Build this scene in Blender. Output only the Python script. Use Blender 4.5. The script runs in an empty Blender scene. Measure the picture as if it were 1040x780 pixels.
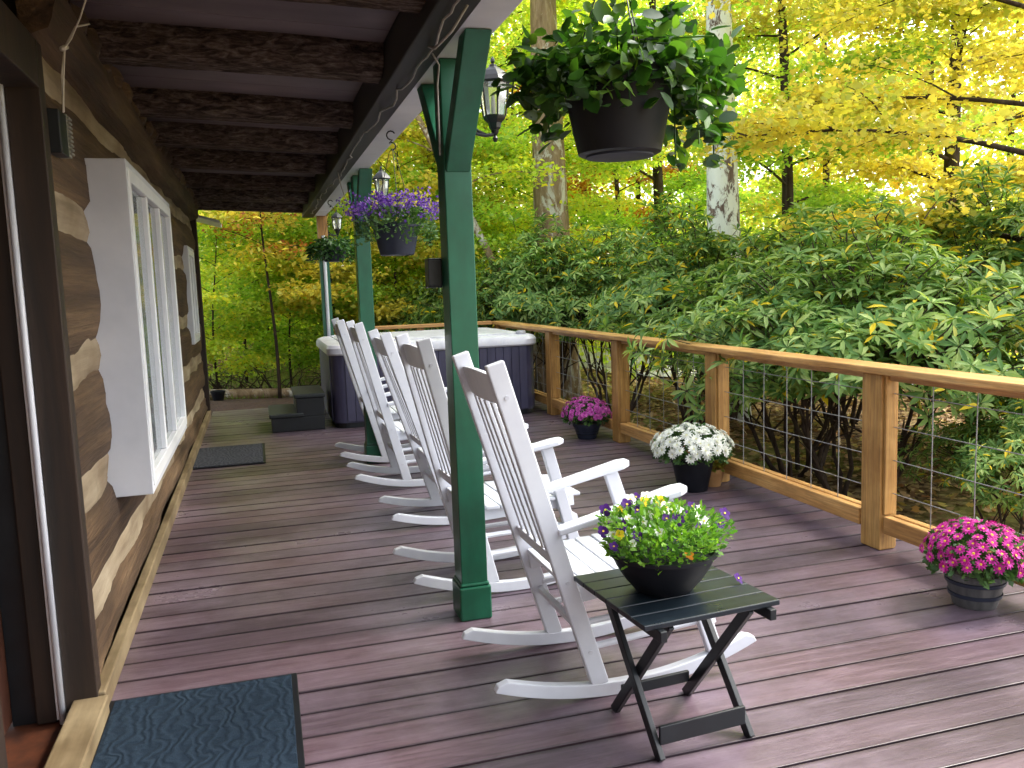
import bpy, bmesh, math, random
import numpy as np
from mathutils import Vector, Matrix
R = math.radians
rng = np.random.default_rng(7)
random.seed(7)
sc = bpy.context.scene
col = sc.collection

# ------------------------------------------------------------------ mesh helpers
class MB:
    def __init__(s): s.v = []; s.f = []
    def add(s, vs, fs):
        n = len(s.v); s.v += [tuple(v) for v in vs]; s.f += [tuple(i + n for i in f) for f in fs]; return s
    def box(s, a, b):
        x0, y0, z0 = [min(a[i], b[i]) for i in range(3)]; x1, y1, z1 = [max(a[i], b[i]) for i in range(3)]
        return s.add([(x0,y0,z0),(x1,y0,z0),(x1,y1,z0),(x0,y1,z0),(x0,y0,z1),(x1,y0,z1),(x1,y1,z1),(x0,y1,z1)],
                     [(0,3,2,1),(4,5,6,7),(0,1,5,4),(1,2,6,5),(2,3,7,6),(3,0,4,7)])
    def bar(s, p, q, w, t, side=(0,1,0)):
        """rectangular bar from p to q: w along 'side', t across"""
        p, q = Vector(p), Vector(q); d = (q - p).normalized(); a = Vector(side); a = (a - d * a.dot(d)).normalized(); b = d.cross(a)
        vs = []
        for c in (p, q):
            for i, j in ((-1,-1),(1,-1),(1,1),(-1,1)): vs.append(c + a * (i * w / 2) + b * (j * t / 2))
        return s.add(vs, [(0,3,2,1),(4,5,6,7),(0,1,5,4),(1,2,6,5),(2,3,7,6),(3,0,4,7)])
    def tube(s, pts, rad, n=8, caps=True):
        pts = [Vector(p) for p in pts]
        if not hasattr(rad, '__len__'): rad = [rad] * len(pts)
        vs = []; prev = None
        for i, p in enumerate(pts):
            d = (pts[min(i+1, len(pts)-1)] - pts[max(i-1, 0)]).normalized()
            if prev is None:
                a = d.orthogonal().normalized()
            else:
                a = (prev - d * prev.dot(d)); a = a.normalized() if a.length > 1e-6 else d.orthogonal().normalized()
            prev = a; b = d.cross(a)
            for k in range(n):
                t = 2 * math.pi * k / n; vs.append(p + (a * math.cos(t) + b * math.sin(t)) * rad[i])
        fs = []
        for i in range(len(pts) - 1):
            for k in range(n):
                k2 = (k + 1) % n; fs.append((i*n+k, i*n+k2, (i+1)*n+k2, (i+1)*n+k))
        if caps: fs.append(tuple(reversed(range(n)))); fs.append(tuple(range((len(pts)-1)*n, len(pts)*n)))
        return s.add(vs, fs)
    def lathe(s, prof, n=24, c=(0,0,0)):
        vs = []; fs = []
        for r, z in prof:
            for k in range(n):
                t = 2 * math.pi * (k + .5) / n; vs.append((c[0] + r * math.cos(t), c[1] + r * math.sin(t), c[2] + z))
        for i in range(len(prof) - 1):
            for k in range(n):
                k2 = (k + 1) % n; fs.append((i*n+k, i*n+k2, (i+1)*n+k2, (i+1)*n+k))
        fs.append(tuple(reversed(range(n)))); fs.append(tuple(range((len(prof)-1)*n, len(prof)*n)))
        return s.add(vs, fs)
    def prism(s, poly, axis, a, b):
        """extrude 2D polygon along axis 'x','y' or 'z' from a to b"""
        def mk(p, t):
            return {'x': (t, p[0], p[1]), 'y': (p[0], t, p[1]), 'z': (p[0], p[1], t)}[axis]
        n = len(poly); vs = [mk(p, a) for p in poly] + [mk(p, b) for p in poly]
        fs = [tuple(range(n)), tuple(reversed(range(n, 2*n)))] + [(i, i+n, (i+1) % n + n, (i+1) % n) for i in range(n)]
        return s.add(vs, fs)
    def build(s, name, mat, parent=None, bevel=0, smooth=False, fix=True):
        me = bpy.data.meshes.new(name); me.from_pydata(s.v, [], s.f)
        if fix:
            bm = bmesh.new(); bm.from_mesh(me); bmesh.ops.recalc_face_normals(bm, faces=bm.faces); bm.to_mesh(me); bm.free()
        me.update()
        o = bpy.data.objects.new(name, me); col.objects.link(o)
        if mat: me.materials.append(mat)
        if smooth: 
            for p in me.polygons: p.use_smooth = True
            if smooth == 'auto':
                m_ = o.modifiers.new('ws', 'WEIGHTED_NORMAL') if False else None
                me.set_sharp_from_angle(angle=R(35))
        if bevel:
            b = o.modifiers.new('bevel', 'BEVEL'); b.width = bevel; b.segments = 2; b.limit_method = 'ANGLE'; b.angle_limit = R(40)
        if parent: o.parent = parent
        return o

def tag(o, label=None, cat=None, group=None, kind=None):
    if label: o['label'] = label
    if cat: o['category'] = cat
    if group: o['group'] = group
    if kind: o['kind'] = kind
    return o
def thing(name, label, cat, loc=(0,0,0), rz=0, group=None):
    o = bpy.data.objects.new(name, None); o.empty_display_size = .1; col.objects.link(o)
    o.location = loc; o.rotation_euler = (0, 0, rz); return tag(o, label, cat, group)
def copy_tree(o, parent=None):
    c = o.copy(); col.objects.link(c); c.parent = parent
    for ch in list(o.children): copy_tree(ch, c)
    return c

# ------------------------------------------------------------------ leaves
DIAMOND = (np.array([(0,0,0),(.45,.5,.06),(1,0,-.05),(.45,-.5,.06)]), [(0,1,2,3)])
LOBED = (np.array([(0,0,0),(.2,.5,.05),(.5,.28,0),(.62,.5,.04),(1,0,-.08),(.62,-.5,.04),(.5,-.28,0),(.2,-.5,.05)]), [(0,1,2,6,7),(2,3,4,5,6)])
LONG = (np.array([(0,0,0),(.3,.42,.07),(.65,.5,.02),(1,0,-.16),(.65,-.5,.02),(.3,-.42,.07),(.35,0,0),(.68,0,-.05)]), [(0,6,1),(0,5,6),(6,7,2,1),(6,5,4,7),(7,3,2),(7,4,3)])
ROUND = (np.array([(0,0,0),(.15,.36,.05),(.5,.55,.06),(.85,.32,0),(1,0,-.08),(.85,-.32,0),(.5,-.55,.06),(.15,-.36,.05),(.5,0,-.02)]), [(0,8,1),(1,8,2),(2,8,3),(3,8,4),(4,8,5),(5,8,6),(6,8,7),(7,8,0)])
def unit(a): return a / np.maximum(np.linalg.norm(a, axis=-1, keepdims=True), 1e-9)
def leaves(name, mat, P, D, N, L, wr, tpl, parent=None, kind=None):
    """one leaf per row: P base, D direction, N rough normal, L length, wr width ratio"""
    T, F = tpl; n = len(P); k = len(T)
    D = unit(D); S = unit(np.cross(N, D)); U = np.cross(D, S)
    L = np.broadcast_to(L, (n,)); wr = np.broadcast_to(wr, (n,))
    V = P[:,None,:] + D[:,None,:]*(T[None,:,0,None]*L[:,None,None]) + S[:,None,:]*(T[None,:,1,None]*(L*wr)[:,None,None]) + U[:,None,:]*(T[None,:,2,None]*L[:,None,None])
    V = V.reshape(-1, 3).astype(np.float32)
    li = np.concatenate([np.array(f) for f in F]); ln = np.array([len(f) for f in F])
    idx = (np.arange(n)[:,None]*k + li[None,:]).ravel().astype(np.int32)
    tot = np.tile(ln, n).astype(np.int32); st = np.concatenate([[0], np.cumsum(tot)[:-1]]).astype(np.int32)
    me = bpy.data.meshes.new(name); me.vertices.add(len(V)); me.vertices.foreach_set('co', V.ravel())
    me.loops.add(len(idx)); me.loops.foreach_set('vertex_index', idx)
    me.polygons.add(len(tot)); me.polygons.foreach_set('loop_start', st); me.polygons.foreach_set('loop_total', tot)
    me.update(calc_edges=True); me.materials.append(mat)
    o = bpy.data.objects.new(name, me); col.objects.link(o)
    if parent: o.parent = parent
    if kind: o['kind'] = kind
    return o
def rdir(n, zs=1.0):
    d = rng.normal(size=(n,3)); d[:,2] *= zs; return unit(d)

# ------------------------------------------------------------------ materials
def newmat(name):
    m = bpy.data.materials.new(name); m.use_nodes = True; nt = m.node_tree
    return m, nt, nt.nodes['Principled BSDF']
def nd(nt, t, **kw):
    n = nt.nodes.new(t)
    for k, v in kw.items():
        if k in n.inputs: n.inputs[k].default_value = v
        else: setattr(n, k, v)
    return n
def ramp(nt, fac, stops):
    r = nt.nodes.new('ShaderNodeValToRGB'); e = r.color_ramp.elements
    while len(e) < len(stops): e.new(.5)
    for i, (p, c) in enumerate(stops): e[i].position = p; e[i].color = (*c, 1)
    nt.links.new(fac, r.inputs[0]); return r.outputs[0]
def mixc(nt, a, b, fac, mode='MIX'):
    m = nt.nodes.new('ShaderNodeMix'); m.data_type = 'RGBA'; m.blend_type = mode
    for s, v in (('Factor', fac),):
        if hasattr(v, 'node'): nt.links.new(v, m.inputs[0])
        else: m.inputs[0].default_value = v
    for i, v in ((6, a), (7, b)):
        if hasattr(v, 'node'): nt.links.new(v, m.inputs[i])
        else: m.inputs[i].default_value = (*v, 1)
    return m.outputs[2]
def coords(nt, scale, kind='Object'):
    tc = nt.nodes.new('ShaderNodeTexCoord'); mp = nt.nodes.new('ShaderNodeMapping'); mp.inputs['Scale'].default_value = scale
    nt.links.new(tc.outputs[kind], mp.inputs[0]); return mp.outputs[0]
def noise(nt, vec, scale=1, detail=4, rough=.55, dist=0):
    n = nd(nt, 'ShaderNodeTexNoise', Scale=scale, Detail=detail, Roughness=rough, Distortion=dist); nt.links.new(vec, n.inputs['Vector']); return n.outputs['Fac']
def bump(nt, b, h, strength=.3, dist=.01):
    n = nd(nt, 'ShaderNodeBump', Strength=strength, Distance=dist); nt.links.new(h, n.inputs['Height']); nt.links.new(n.outputs[0], b.inputs['Normal'])
def surf(name, stops, scale=(5,5,5), rough=.6, bstr=.2, bdist=.004, detail=5, dist=0, metallic=0, spec=.5, island=0, fine=None, nscale=1, mott=None, rvar=0):
    """noise-driven surface; 'scale' stretches the grain, 'fine' adds a second grain, 'mott' adds large soft dirt patches"""
    m, nt, b = newmat(name)
    n = noise(nt, coords(nt, scale), nscale, detail, .6, dist)
    c = ramp(nt, n, stops); h = n
    if fine:
        f = noise(nt, coords(nt, fine), 1, 3, .6)
        c = mixc(nt, c, ramp(nt, f, [(.3,(.55,.55,.55)),(.7,(1.2,1.2,1.2))]), .7, 'MULTIPLY')
        ad = nd(nt, 'ShaderNodeMath', operation='ADD'); nt.links.new(n, ad.inputs[0]); nt.links.new(f, ad.inputs[1]); h = ad.outputs[0]
    if mott:
        g = noise(nt, coords(nt, (mott[0],)*3), 1, 4, .6)
        c = mixc(nt, c, ramp(nt, g, [(.35, mott[1]), (.65, (1,1,1))]), 1.0, 'MULTIPLY')
    if island:
        g = nt.nodes.new('ShaderNodeNewGeometry')
        c = mixc(nt, c, ramp(nt, g.outputs['Random Per Island'], [(0,(1-island,)*3),(1,(1+island,)*3)]), 1.0, 'MULTIPLY')
    nt.links.new(c, b.inputs['Base Color'])
    b.inputs['Roughness'].default_value = rough; b.inputs['Metallic'].default_value = metallic; b.inputs['Specular IOR Level'].default_value = spec
    if rvar:
        rr = nd(nt, 'ShaderNodeMapRange'); rr.inputs[1].default_value = .3; rr.inputs[2].default_value = .7; rr.inputs[3].default_value = rough - rvar; rr.inputs[4].default_value = rough + rvar
        nt.links.new(noise(nt, coords(nt, (2.3,2.3,2.3)), 1, 5, .6), rr.inputs[0]); nt.links.new(rr.outputs[0], b.inputs['Roughness'])
    if bstr: bump(nt, b, h, bstr, bdist)
    return m
def leafmat(name, stops, trans=.45, rough=.5, patch=None, pscale=.25, tmul=(1.25,1.3,.7), spec=.4):
    """leaf colours: random per leaf, drifting over the crown; partly translucent"""
    m, nt, b = newmat(name)
    g = nt.nodes.new('ShaderNodeNewGeometry')
    c = ramp(nt, g.outputs['Random Per Island'], stops)
    if patch:
        n = noise(nt, coords(nt, (pscale,)*3), 1, 4, .65)
        c = mixc(nt, c, mixc(nt, c, ramp(nt, g.outputs['Random Per Island'], patch), 1.0), ramp(nt, n, [(.49,(0,0,0)),(.58,(1,1,1))]))
    n2 = noise(nt, coords(nt, (1.1,)*3), 1, 3, .6)
    c = mixc(nt, c, ramp(nt, n2, [(.3,(.62,.66,.62)),(.7,(1.2,1.2,1.15))]), 1.0, 'MULTIPLY')
    nt.links.new(c, b.inputs['Base Color']); b.inputs['Roughness'].default_value = rough; b.inputs['Specular IOR Level'].default_value = spec
    if trans:
        t = nt.nodes.new('ShaderNodeBsdfTranslucent'); nt.links.new(mixc(nt, c, tmul, 1.0, 'MULTIPLY'), t.inputs[0])
        mx = nt.nodes.new('ShaderNodeMixShader'); mx.inputs[0].default_value = trans
        nt.links.new(b.outputs[0], mx.inputs[1]); nt.links.new(t.outputs[0], mx.inputs[2])
        nt.links.new(mx.outputs[0], nt.nodes['Material Output'].inputs[0])
    return m

M = {}
# deck: weathered maroon stain, board to board variation, worn glossy patches with painted-in sheen
m, nt, b = newmat('deck_stain')
g = nt.nodes.new('ShaderNodeNewGeometry')
gr = noise(nt, coords(nt, (2.6,34,34)), 1, 8, .7, .5)
c = ramp(nt, gr, [(.25,(.038,.022,.030)),(.5,(.084,.054,.070)),(.8,(.160,.118,.142))])
c = mixc(nt, c, ramp(nt, g.outputs['Random Per Island'], [(0,(.74,.74,.78)),(.5,(1,.98,1)),(1,(1.25,1.14,1.1))]), 1.0, 'MULTIPLY')
w = noise(nt, coords(nt, (1.1,1.5,1)), 1, 6, .7)
c = mixc(nt, c, (.20,.155,.195), ramp(nt, w, [(.44,(0,0,0)),(.70,(.8,.8,.8))]))  # pale lavender on the worn patches paints sky glare into the colour
w2 = noise(nt, coords(nt, (9,14,9)), 1, 6, .75)
c = mixc(nt, c, (.05,.025,.02), ramp(nt, w2, [(.60,(0,0,0)),(.76,(.75,.75,.75))]))
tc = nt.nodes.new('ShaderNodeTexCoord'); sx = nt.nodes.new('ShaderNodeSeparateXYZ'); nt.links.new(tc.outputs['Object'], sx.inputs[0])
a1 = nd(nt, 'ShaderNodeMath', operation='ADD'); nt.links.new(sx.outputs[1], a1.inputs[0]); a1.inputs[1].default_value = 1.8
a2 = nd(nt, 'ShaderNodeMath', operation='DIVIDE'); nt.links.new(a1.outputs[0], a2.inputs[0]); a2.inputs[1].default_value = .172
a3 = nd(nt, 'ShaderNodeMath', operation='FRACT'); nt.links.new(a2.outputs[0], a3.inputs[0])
c = mixc(nt, c, ramp(nt, a3.outputs[0], [(0,(.42,.38,.38)),(.07,(1,1,1)),(.84,(1,1,1)),(.93,(.42,.38,.38))]), 1.0, 'MULTIPLY')  # gap shade painted into the board edges, along with edge dirt
nt.links.new(c, b.inputs['Base Color'])
rr = nd(nt, 'ShaderNodeMapRange'); rr.inputs[1].default_value = .35; rr.inputs[2].default_value = .68; rr.inputs[3].default_value = .50; rr.inputs[4].default_value = .24
nt.links.new(w, rr.inputs[0]); nt.links.new(rr.outputs[0], b.inputs['Roughness']); b.inputs['Specular IOR Level'].default_value = .5
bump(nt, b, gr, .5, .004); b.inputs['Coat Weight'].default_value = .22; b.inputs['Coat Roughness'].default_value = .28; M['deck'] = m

M['log'] = surf('hewn_log', [(.28,(.036,.018,.008)),(.45,(.078,.042,.019)),(.58,(.125,.072,.034)),(.75,(.21,.135,.072))], (5,.5,8), .8, .6, .02, 9, .5, fine=(40,2.2,60), mott=(.9,(.62,.56,.52)))
M['chink'] = surf('chinking', [(.3,(.20,.15,.095)),(.5,(.36,.29,.20)),(.75,(.52,.44,.33))], (3,.8,10), .9, .5, .02, 8, mott=(1.3,(.50,.43,.36)))
M['sill'] = surf('pale_pine', [(.3,(.17,.125,.068)),(.6,(.31,.24,.14)),(.85,(.42,.35,.23))], (14,1.3,14), .55, .3, .004, 6, .3, mott=(2.5,(.45,.40,.34)))
M['darkwood'] = surf('dark_brown_wood', [(.3,(.009,.005,.003)),(.6,(.025,.012,.006)),(.85,(.052,.026,.013))], (18,18,1.5), .6, .3, .004, 5, .4)
M['redwood'] = surf('red_stained_wood', [(.3,(.035,.012,.007)),(.6,(.09,.028,.012)),(.85,(.15,.05,.022))], (14,14,1.6), .5, .2, .003, 5, .4)
M['bark_rafter'] = surf('bark_on_rafter', [(.32,(.030,.020,.017)),(.47,(.105,.072,.060)),(.58,(.20,.145,.122)),(.75,(.36,.28,.24))], (11,38,38), .95, 1.0, .06, 9, .9, fine=(40,120,120), spec=.1)
M['ceiling'] = surf('ceiling_board', [(.3,(.10,.072,.074)),(.7,(.165,.122,.126))], (1.5,6,6), .6, .15, .004, 5, .3, mott=(1.2,(.6,.55,.55)))
M['fascia_brown'] = surf('brown_stained_beam', [(.3,(.008,.005,.005)),(.7,(.024,.015,.012))], (9,1.2,9), .6, .25, .004, 5)
M['white'] = surf('white_paint', [(.3,(.64,.66,.72)),(.7,(.73,.75,.80))], (6,6,6), .42, .08, .002, 4, mott=(2.2,(.82,.82,.84)), rvar=.08)
M['white_trim'] = surf('white_trim_paint', [(.3,(.56,.58,.63)),(.7,(.68,.69,.74))], (3,3,3), .5, .1, .002, 5, mott=(1.2,(.86,.86,.88)))
M['vinyl'] = surf('window_vinyl', [(.3,(.70,.71,.74)),(.7,(.78,.79,.82))], (5,5,5), .35, .05, .001, 3)
M['green'] = surf('dark_green_paint', [(.3,(.003,.075,.036)),(.7,(.006,.128,.064))], (7,7,1.6), .38, .2, .003, 5, .2, mott=(3,(.6,.65,.62)), rvar=.1)
M['cedar'] = surf('treated_pine_rail', [(.25,(.36,.17,.048)),(.5,(.56,.30,.095)),(.8,(.70,.45,.18))], (20,1.2,20), .5, .3, .003, 6, .6, fine=(90,6,90), mott=(2.4,(.68,.62,.52)))
M['cedar_post'] = surf('treated_pine_post', [(.25,(.30,.145,.034)),(.5,(.48,.26,.072)),(.8,(.62,.38,.13))], (22,22,1.3), .5, .3, .003, 6, .6, fine=(90,90,6), mott=(2.8,(.62,.55,.45)))
M['cedar_x'] = surf('treated_pine_cross_rail', [(.25,(.30,.135,.038)),(.5,(.46,.235,.075)),(.8,(.60,.36,.14))], (1.2,20,20), .5, .3, .003, 6, .6)
M['wire'] = surf('galvanised_wire', [(.3,(.18,.18,.18)),(.7,(.34,.34,.34))], (30,30,30), .5, 0, metallic=.3)
M['black'] = surf('black_paint', [(.3,(.003,.0045,.006)),(.7,(.007,.010,.013))], (10,10,10), .45, .15, .002, 4, rvar=.12, mott=(6,(.7,.7,.75)))
M['black_top'] = surf('black_table_top', [(.3,(.005,.009,.013)),(.7,(.013,.021,.028))], (2,26,26), .34, .2, .002, 4, rvar=.1, mott=(9,(.7,.7,.75)))
M['plastic'] = surf('dark_plastic', [(.3,(.006,.007,.011)),(.7,(.010,.011,.015))], (9,9,9), .5, .1, .002, 4, mott=(7,(.7,.7,.7)), spec=.25)
M['blueplastic'] = surf('slate_plastic', [(.3,(.016,.020,.036)),(.7,(.026,.031,.054))], (9,9,9), .5, .1, .002, 4, spec=.3)
M['barrel'] = surf('faux_barrel_plastic', [(.3,(.045,.045,.048)),(.7,(.12,.118,.115))], (26,26,4), .55, .3, .003, 5)
M['clay'] = surf('terracotta', [(.3,(.30,.15,.05)),(.7,(.42,.22,.09))], (12,12,12), .8, .2, .003)
M['iron'] = surf('black_iron', [(.3,(.008,.009,.011)),(.7,(.02,.021,.025))], (20,20,20), .4, .15, .001, metallic=.3)
M['mat'] = None
M['tubcab'] = surf('tub_cabinet', [(.3,(.038,.035,.070)),(.7,(.066,.062,.115))], (14,14,1.2), .5, .2, .003, 5, .3, mott=(2,(.7,.7,.75)))
M['tubshell'] = surf('tub_shell', [(.3,(.50,.50,.55)),(.55,(.66,.66,.71)),(.8,(.78,.78,.82))], (5,5,5), .35, .05, .002, 6, .8)
M['step'] = surf('step_plastic', [(.3,(.008,.011,.012)),(.7,(.018,.024,.025))], (18,18,18), .6, .3, .003)
M['cable'] = surf('grey_cable', [(.3,(.22,.20,.18)),(.7,(.36,.33,.30))], (20,20,20), .6, 0)
M['cord'] = surf('pale_cord', [(.3,(.5,.46,.38)),(.7,(.62,.58,.5))], (20,20,20), .7, 0)
M['soil'] = surf('potting_soil', [(.3,(.012,.008,.005)),(.7,(.04,.027,.018))], (60,60,60), .95, .8, .01)
M['shingle'] = surf('roof_shingle', [(.3,(.05,.05,.05)),(.7,(.10,.095,.09))], (30,5,5), .9, .3, .006)
M['bolt'] = surf('bolt_steel', [(.3,(.35,.35,.36)),(.7,(.45,.45,.46))], (9,9,9), .4, 0, metallic=.6)

# embossed door mat fabric
def matmat(name, c0, c1):
    m, nt, b = newmat(name)
    v = coords(nt, (9,9,9)); wv = nd(nt, 'ShaderNodeTexWave', Scale=.9, Distortion=14.0, Detail=2.0); wv.inputs['Detail Scale'].default_value = 1.2
    nt.links.new(v, wv.inputs[0]); f = noise(nt, coords(nt, (260,260,260)), 1, 2)
    c = ramp(nt, wv.outputs['Fac'], [(.2,c0),(.8,c1)])
    c = mixc(nt, c, ramp(nt, f, [(.35,(.55,.55,.55)),(.65,(1.5,1.5,1.5))]), .8, 'MULTIPLY')
    nt.links.new(c, b.inputs['Base Color']); b.inputs['Roughness'].default_value = .95; b.inputs['Specular IOR Level'].default_value = .15
    ad = nd(nt, 'ShaderNodeMath', operation='MULTIPLY_ADD'); nt.links.new(f, ad.inputs[0]); ad.inputs[1].default_value = .4; nt.links.new(wv.outputs['Fac'], ad.inputs[2])
    bump(nt, b, ad.outputs[0], .7, .004); return m
M['mat'] = matmat('blue_mat_fibre', (.010,.019,.032), (.015,.027,.043))
M['mat2'] = matmat('grey_mat_fibre', (.030,.033,.042), (.055,.058,.070))
# window glass: dim reflective pane
m, nt, b = newmat('window_glass'); b.inputs['Base Color'].default_value = (.16,.19,.22,1); b.inputs['Roughness'].default_value = .06; b.inputs['Specular IOR Level'].default_value = .9
c = ramp(nt, noise(nt, coords(nt, (2,2,.8)), 1, 3), [(.3,(.13,.15,.17)),(.7,(.26,.30,.34))]); nt.links.new(c, b.inputs['Base Color']); M['glass'] = m
m, nt, b = newmat('lantern_glass'); b.inputs['Base Color'].default_value = (.85,.88,.86,1); b.inputs['Roughness'].default_value = .12; b.inputs['Transmission Weight'].default_value = .85
c = ramp(nt, noise(nt, coords(nt, (30,30,30)), 1, 3), [(.3,(.75,.8,.78)),(.7,(.95,.97,.95))]); nt.links.new(c, b.inputs['Base Color']); M['lglass'] = m
# tree bark
def bark(name, c0, c1, c2, lich=None, lscale=7, lpos=.5):
    m, nt, b = newmat(name)
    n = noise(nt, coords(nt, (7,7,1.6)), 1, 8, .7, 1.2); c = ramp(nt, n, [(.3,c0),(.52,c1),(.75,c2)])
    if lich:
        l = noise(nt, coords(nt, (lscale,lscale,lscale*.55)), 1, 6, .75, .6); c = mixc(nt, c, lich, ramp(nt, l, [(lpos-.03,(0,0,0)),(lpos+.03,(1,1,1))]))
    nt.links.new(c, b.inputs['Base Color']); b.inputs['Roughness'].default_value = .95; b.inputs['Specular IOR Level'].default_value = .1
    bump(nt, b, n, .9, .04); return m
M['bark_pale'] = bark('pale_bark', (.13,.085,.045), (.28,.20,.125), (.44,.35,.25), (.55,.53,.48), 2.6, .57)
M['bark_lichen'] = bark('lichen_bark', (.06,.045,.035), (.14,.10,.075), (.26,.20,.15), (.62,.66,.56), 6.5, .46)
M['bark_dark'] = bark('dark_bark', (.018,.012,.009), (.05,.035,.026), (.11,.085,.065))
M['stem'] = bark('shrub_stem', (.03,.02,.015), (.07,.05,.04), (.14,.11,.09))
# foliage
G = dict
M['leaf_yellow'] = leafmat('yellow_maple_leaves', [(0,(.55,.43,.05)),(.4,(.72,.60,.075)),(.8,(.80,.68,.12)),(1,(.50,.52,.09))], .55, .5, [(0,(.40,.48,.07)),(.6,(.56,.57,.08)),(1,(.68,.62,.10))], .35, (1.2,1.15,.85))
M['leaf_green'] = leafmat('fresh_green_leaves', [(0,(.20,.38,.05)),(.5,(.36,.54,.07)),(.85,(.50,.64,.09)),(1,(.62,.66,.09))], .5, .5, [(0,(.36,.50,.06)),(.6,(.52,.62,.07)),(1,(.68,.64,.07))], .4, (1.45,1.5,.8))
M['leaf_mid'] = leafmat('yellow_green_leaves', [(0,(.36,.50,.06)),(.4,(.54,.66,.08)),(.8,(.68,.68,.08)),(1,(.80,.64,.06))], .52, .5, [(0,(.28,.46,.06)),(.6,(.44,.60,.10)),(1,(.58,.66,.10))], .4, (1.4,1.4,.7))
M['leaf_orange'] = leafmat('orange_leaves', [(0,(.30,.10,.012)),(.5,(.48,.20,.016)),(1,(.58,.34,.02))], .5, .5)
M['leaf_wood'] = leafmat('far_wood_leaves', [(0,(.34,.50,.09)),(.4,(.52,.64,.13)),(.75,(.68,.70,.13)),(1,(.78,.68,.12))], .5, .6, [(0,(.46,.46,.03)),(.5,(.72,.60,.04)),(.85,(.80,.58,.05)),(1,(.64,.30,.04))], .16, (1.4,1.4,.8))
M['leaf_rhodo'] = leafmat('rhododendron_leaves', [(0,(.055,.15,.035)),(.3,(.14,.27,.06)),(.7,(.28,.41,.115)),(.95,(.45,.55,.20)),(.962,(.78,.56,.02)),(1,(.80,.58,.02))], .34, .5, None, .3, (1.4,1.4,.6), .4)
M['leaf_basket'] = leafmat('basket_leaves', [(0,(.014,.048,.010)),(.5,(.034,.10,.018)),(1,(.12,.22,.04))], .4, .38, None, .3, (1.5,1.6,.5))
M['leaf_pansy'] = leafmat('pansy_leaves', [(0,(.06,.18,.02)),(.5,(.13,.30,.03)),(1,(.24,.42,.05))], .4, .5)
M['leaf_mum'] = leafmat('mum_leaves', [(0,(.03,.085,.02)),(.6,(.07,.155,.035)),(1,(.13,.24,.06))], .25, .5)
M['leaf_fern'] = leafmat('fern_leaves', [(0,(.012,.05,.010)),(.6,(.035,.11,.018)),(1,(.08,.19,.03))], .35, .5)
M['leaf_red'] = leafmat('reddish_leaves', [(0,(.34,.10,.03)),(.5,(.55,.20,.05)),(1,(.66,.40,.07))], .5, .5)
M['litter'] = leafmat('fallen_leaf', [(0,(.20,.10,.04)),(.4,(.40,.23,.10)),(.75,(.58,.40,.20)),(.9,(.66,.52,.12)),(1,(.46,.18,.06))], .15, .7)
M['grass'] = leafmat('grass_blades', [(0,(.09,.16,.02)),(.6,(.18,.27,.04)),(1,(.30,.34,.08))], .3, .6)
def petal(name, c0, c1, c2=None):
    return leafmat(name, [(0,c0),(.6,c1),(1,c2 or c1)], .25, .6, None, .3, (1.1,1.05,1.1), .2)
M['magenta'] = petal('magenta_petals', (.42,.008,.20), (.62,.025,.34), (.72,.09,.46))
M['pinkp'] = petal('orchid_pink_petals', (.50,.05,.36), (.62,.10,.48), (.72,.22,.58))
M['whitep'] = petal('white_petals', (.84,.84,.76), (.92,.92,.88))
M['purple'] = petal('violet_petals', (.09,.03,.28), (.18,.07,.44), (.34,.18,.58))
M['pviolet'] = petal('pansy_violet', (.028,.004,.085), (.07,.012,.17))
M['pyellow'] = petal('pansy_yellow', (.72,.50,.01), (.80,.60,.02))
M['porange'] = petal('pansy_orange', (.60,.18,.01), (.70,.28,.02))
M['yel'] = surf('flower_eye', [(.3,(.55,.38,.02)),(.7,(.70,.50,.04))], (90,90,90), .8, .3, .001)
M['yelpale'] = surf('pale_flower_eye', [(.3,(.60,.58,.22)),(.7,(.74,.72,.36))], (90,90,90), .8, .3, .001)

# ------------------------------------------------------------------ camera, light
F_PX = 870.0
yaw, pitch, roll = R(16.4), R(6.65), R(2.0)
fw = Vector((math.sin(yaw)*math.cos(pitch), math.cos(yaw)*math.cos(pitch), -math.sin(pitch)))
r0 = Vector((math.cos(yaw), -math.sin(yaw), 0)); u0 = r0.cross(fw)
rv = math.cos(roll)*r0 - math.sin(roll)*u0; uv = math.cos(roll)*u0 + math.sin(roll)*r0
cd = bpy.data.cameras.new('camera'); co = bpy.data.objects.new('camera', cd); col.objects.link(co)
co.matrix_world = Matrix(((rv.x,uv.x,-fw.x,0),(rv.y,uv.y,-fw.y,0),(rv.z,uv.z,-fw.z,1.5),(0,0,0,1)))
cd.sensor_width = 36; cd.lens = F_PX/1040*36; cd.clip_start = .05; cd.clip_end = 600
sc.camera = co

SUN_AZ, SUN_EL = R(86), R(48)      # azimuth clockwise from +y
w = bpy.data.worlds.new('World'); sc.world = w; w.use_nodes = True; nt = w.node_tree
bg = nt.nodes['Background']; sky = nt.nodes.new('ShaderNodeTexSky'); sky.sky_type = 'NISHITA'; sky.sun_disc = False
sky.sun_elevation = SUN_EL; sky.sun_rotation = SUN_AZ; sky.dust_density = 4; sky.air_density = 1.2
hs = nt.nodes.new('ShaderNodeHueSaturation'); hs.inputs['Saturation'].default_value = .35; hs.inputs['Value'].default_value = 5.2
nt.links.new(sky.outputs[0], hs.inputs['Color']); nt.links.new(hs.outputs[0], bg.inputs[0]); bg.inputs[1].default_value = .15
sl = bpy.data.lights.new('sun', 'SUN'); sl.energy = 4.6; sl.angle = R(12); sl.color = (1,.955,.88)
so = bpy.data.objects.new('sun', sl); col.objects.link(so)
sd = Vector((math.sin(SUN_AZ)*math.cos(SUN_EL), math.cos(SUN_AZ)*math.cos(SUN_EL), math.sin(SUN_EL)))
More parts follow.
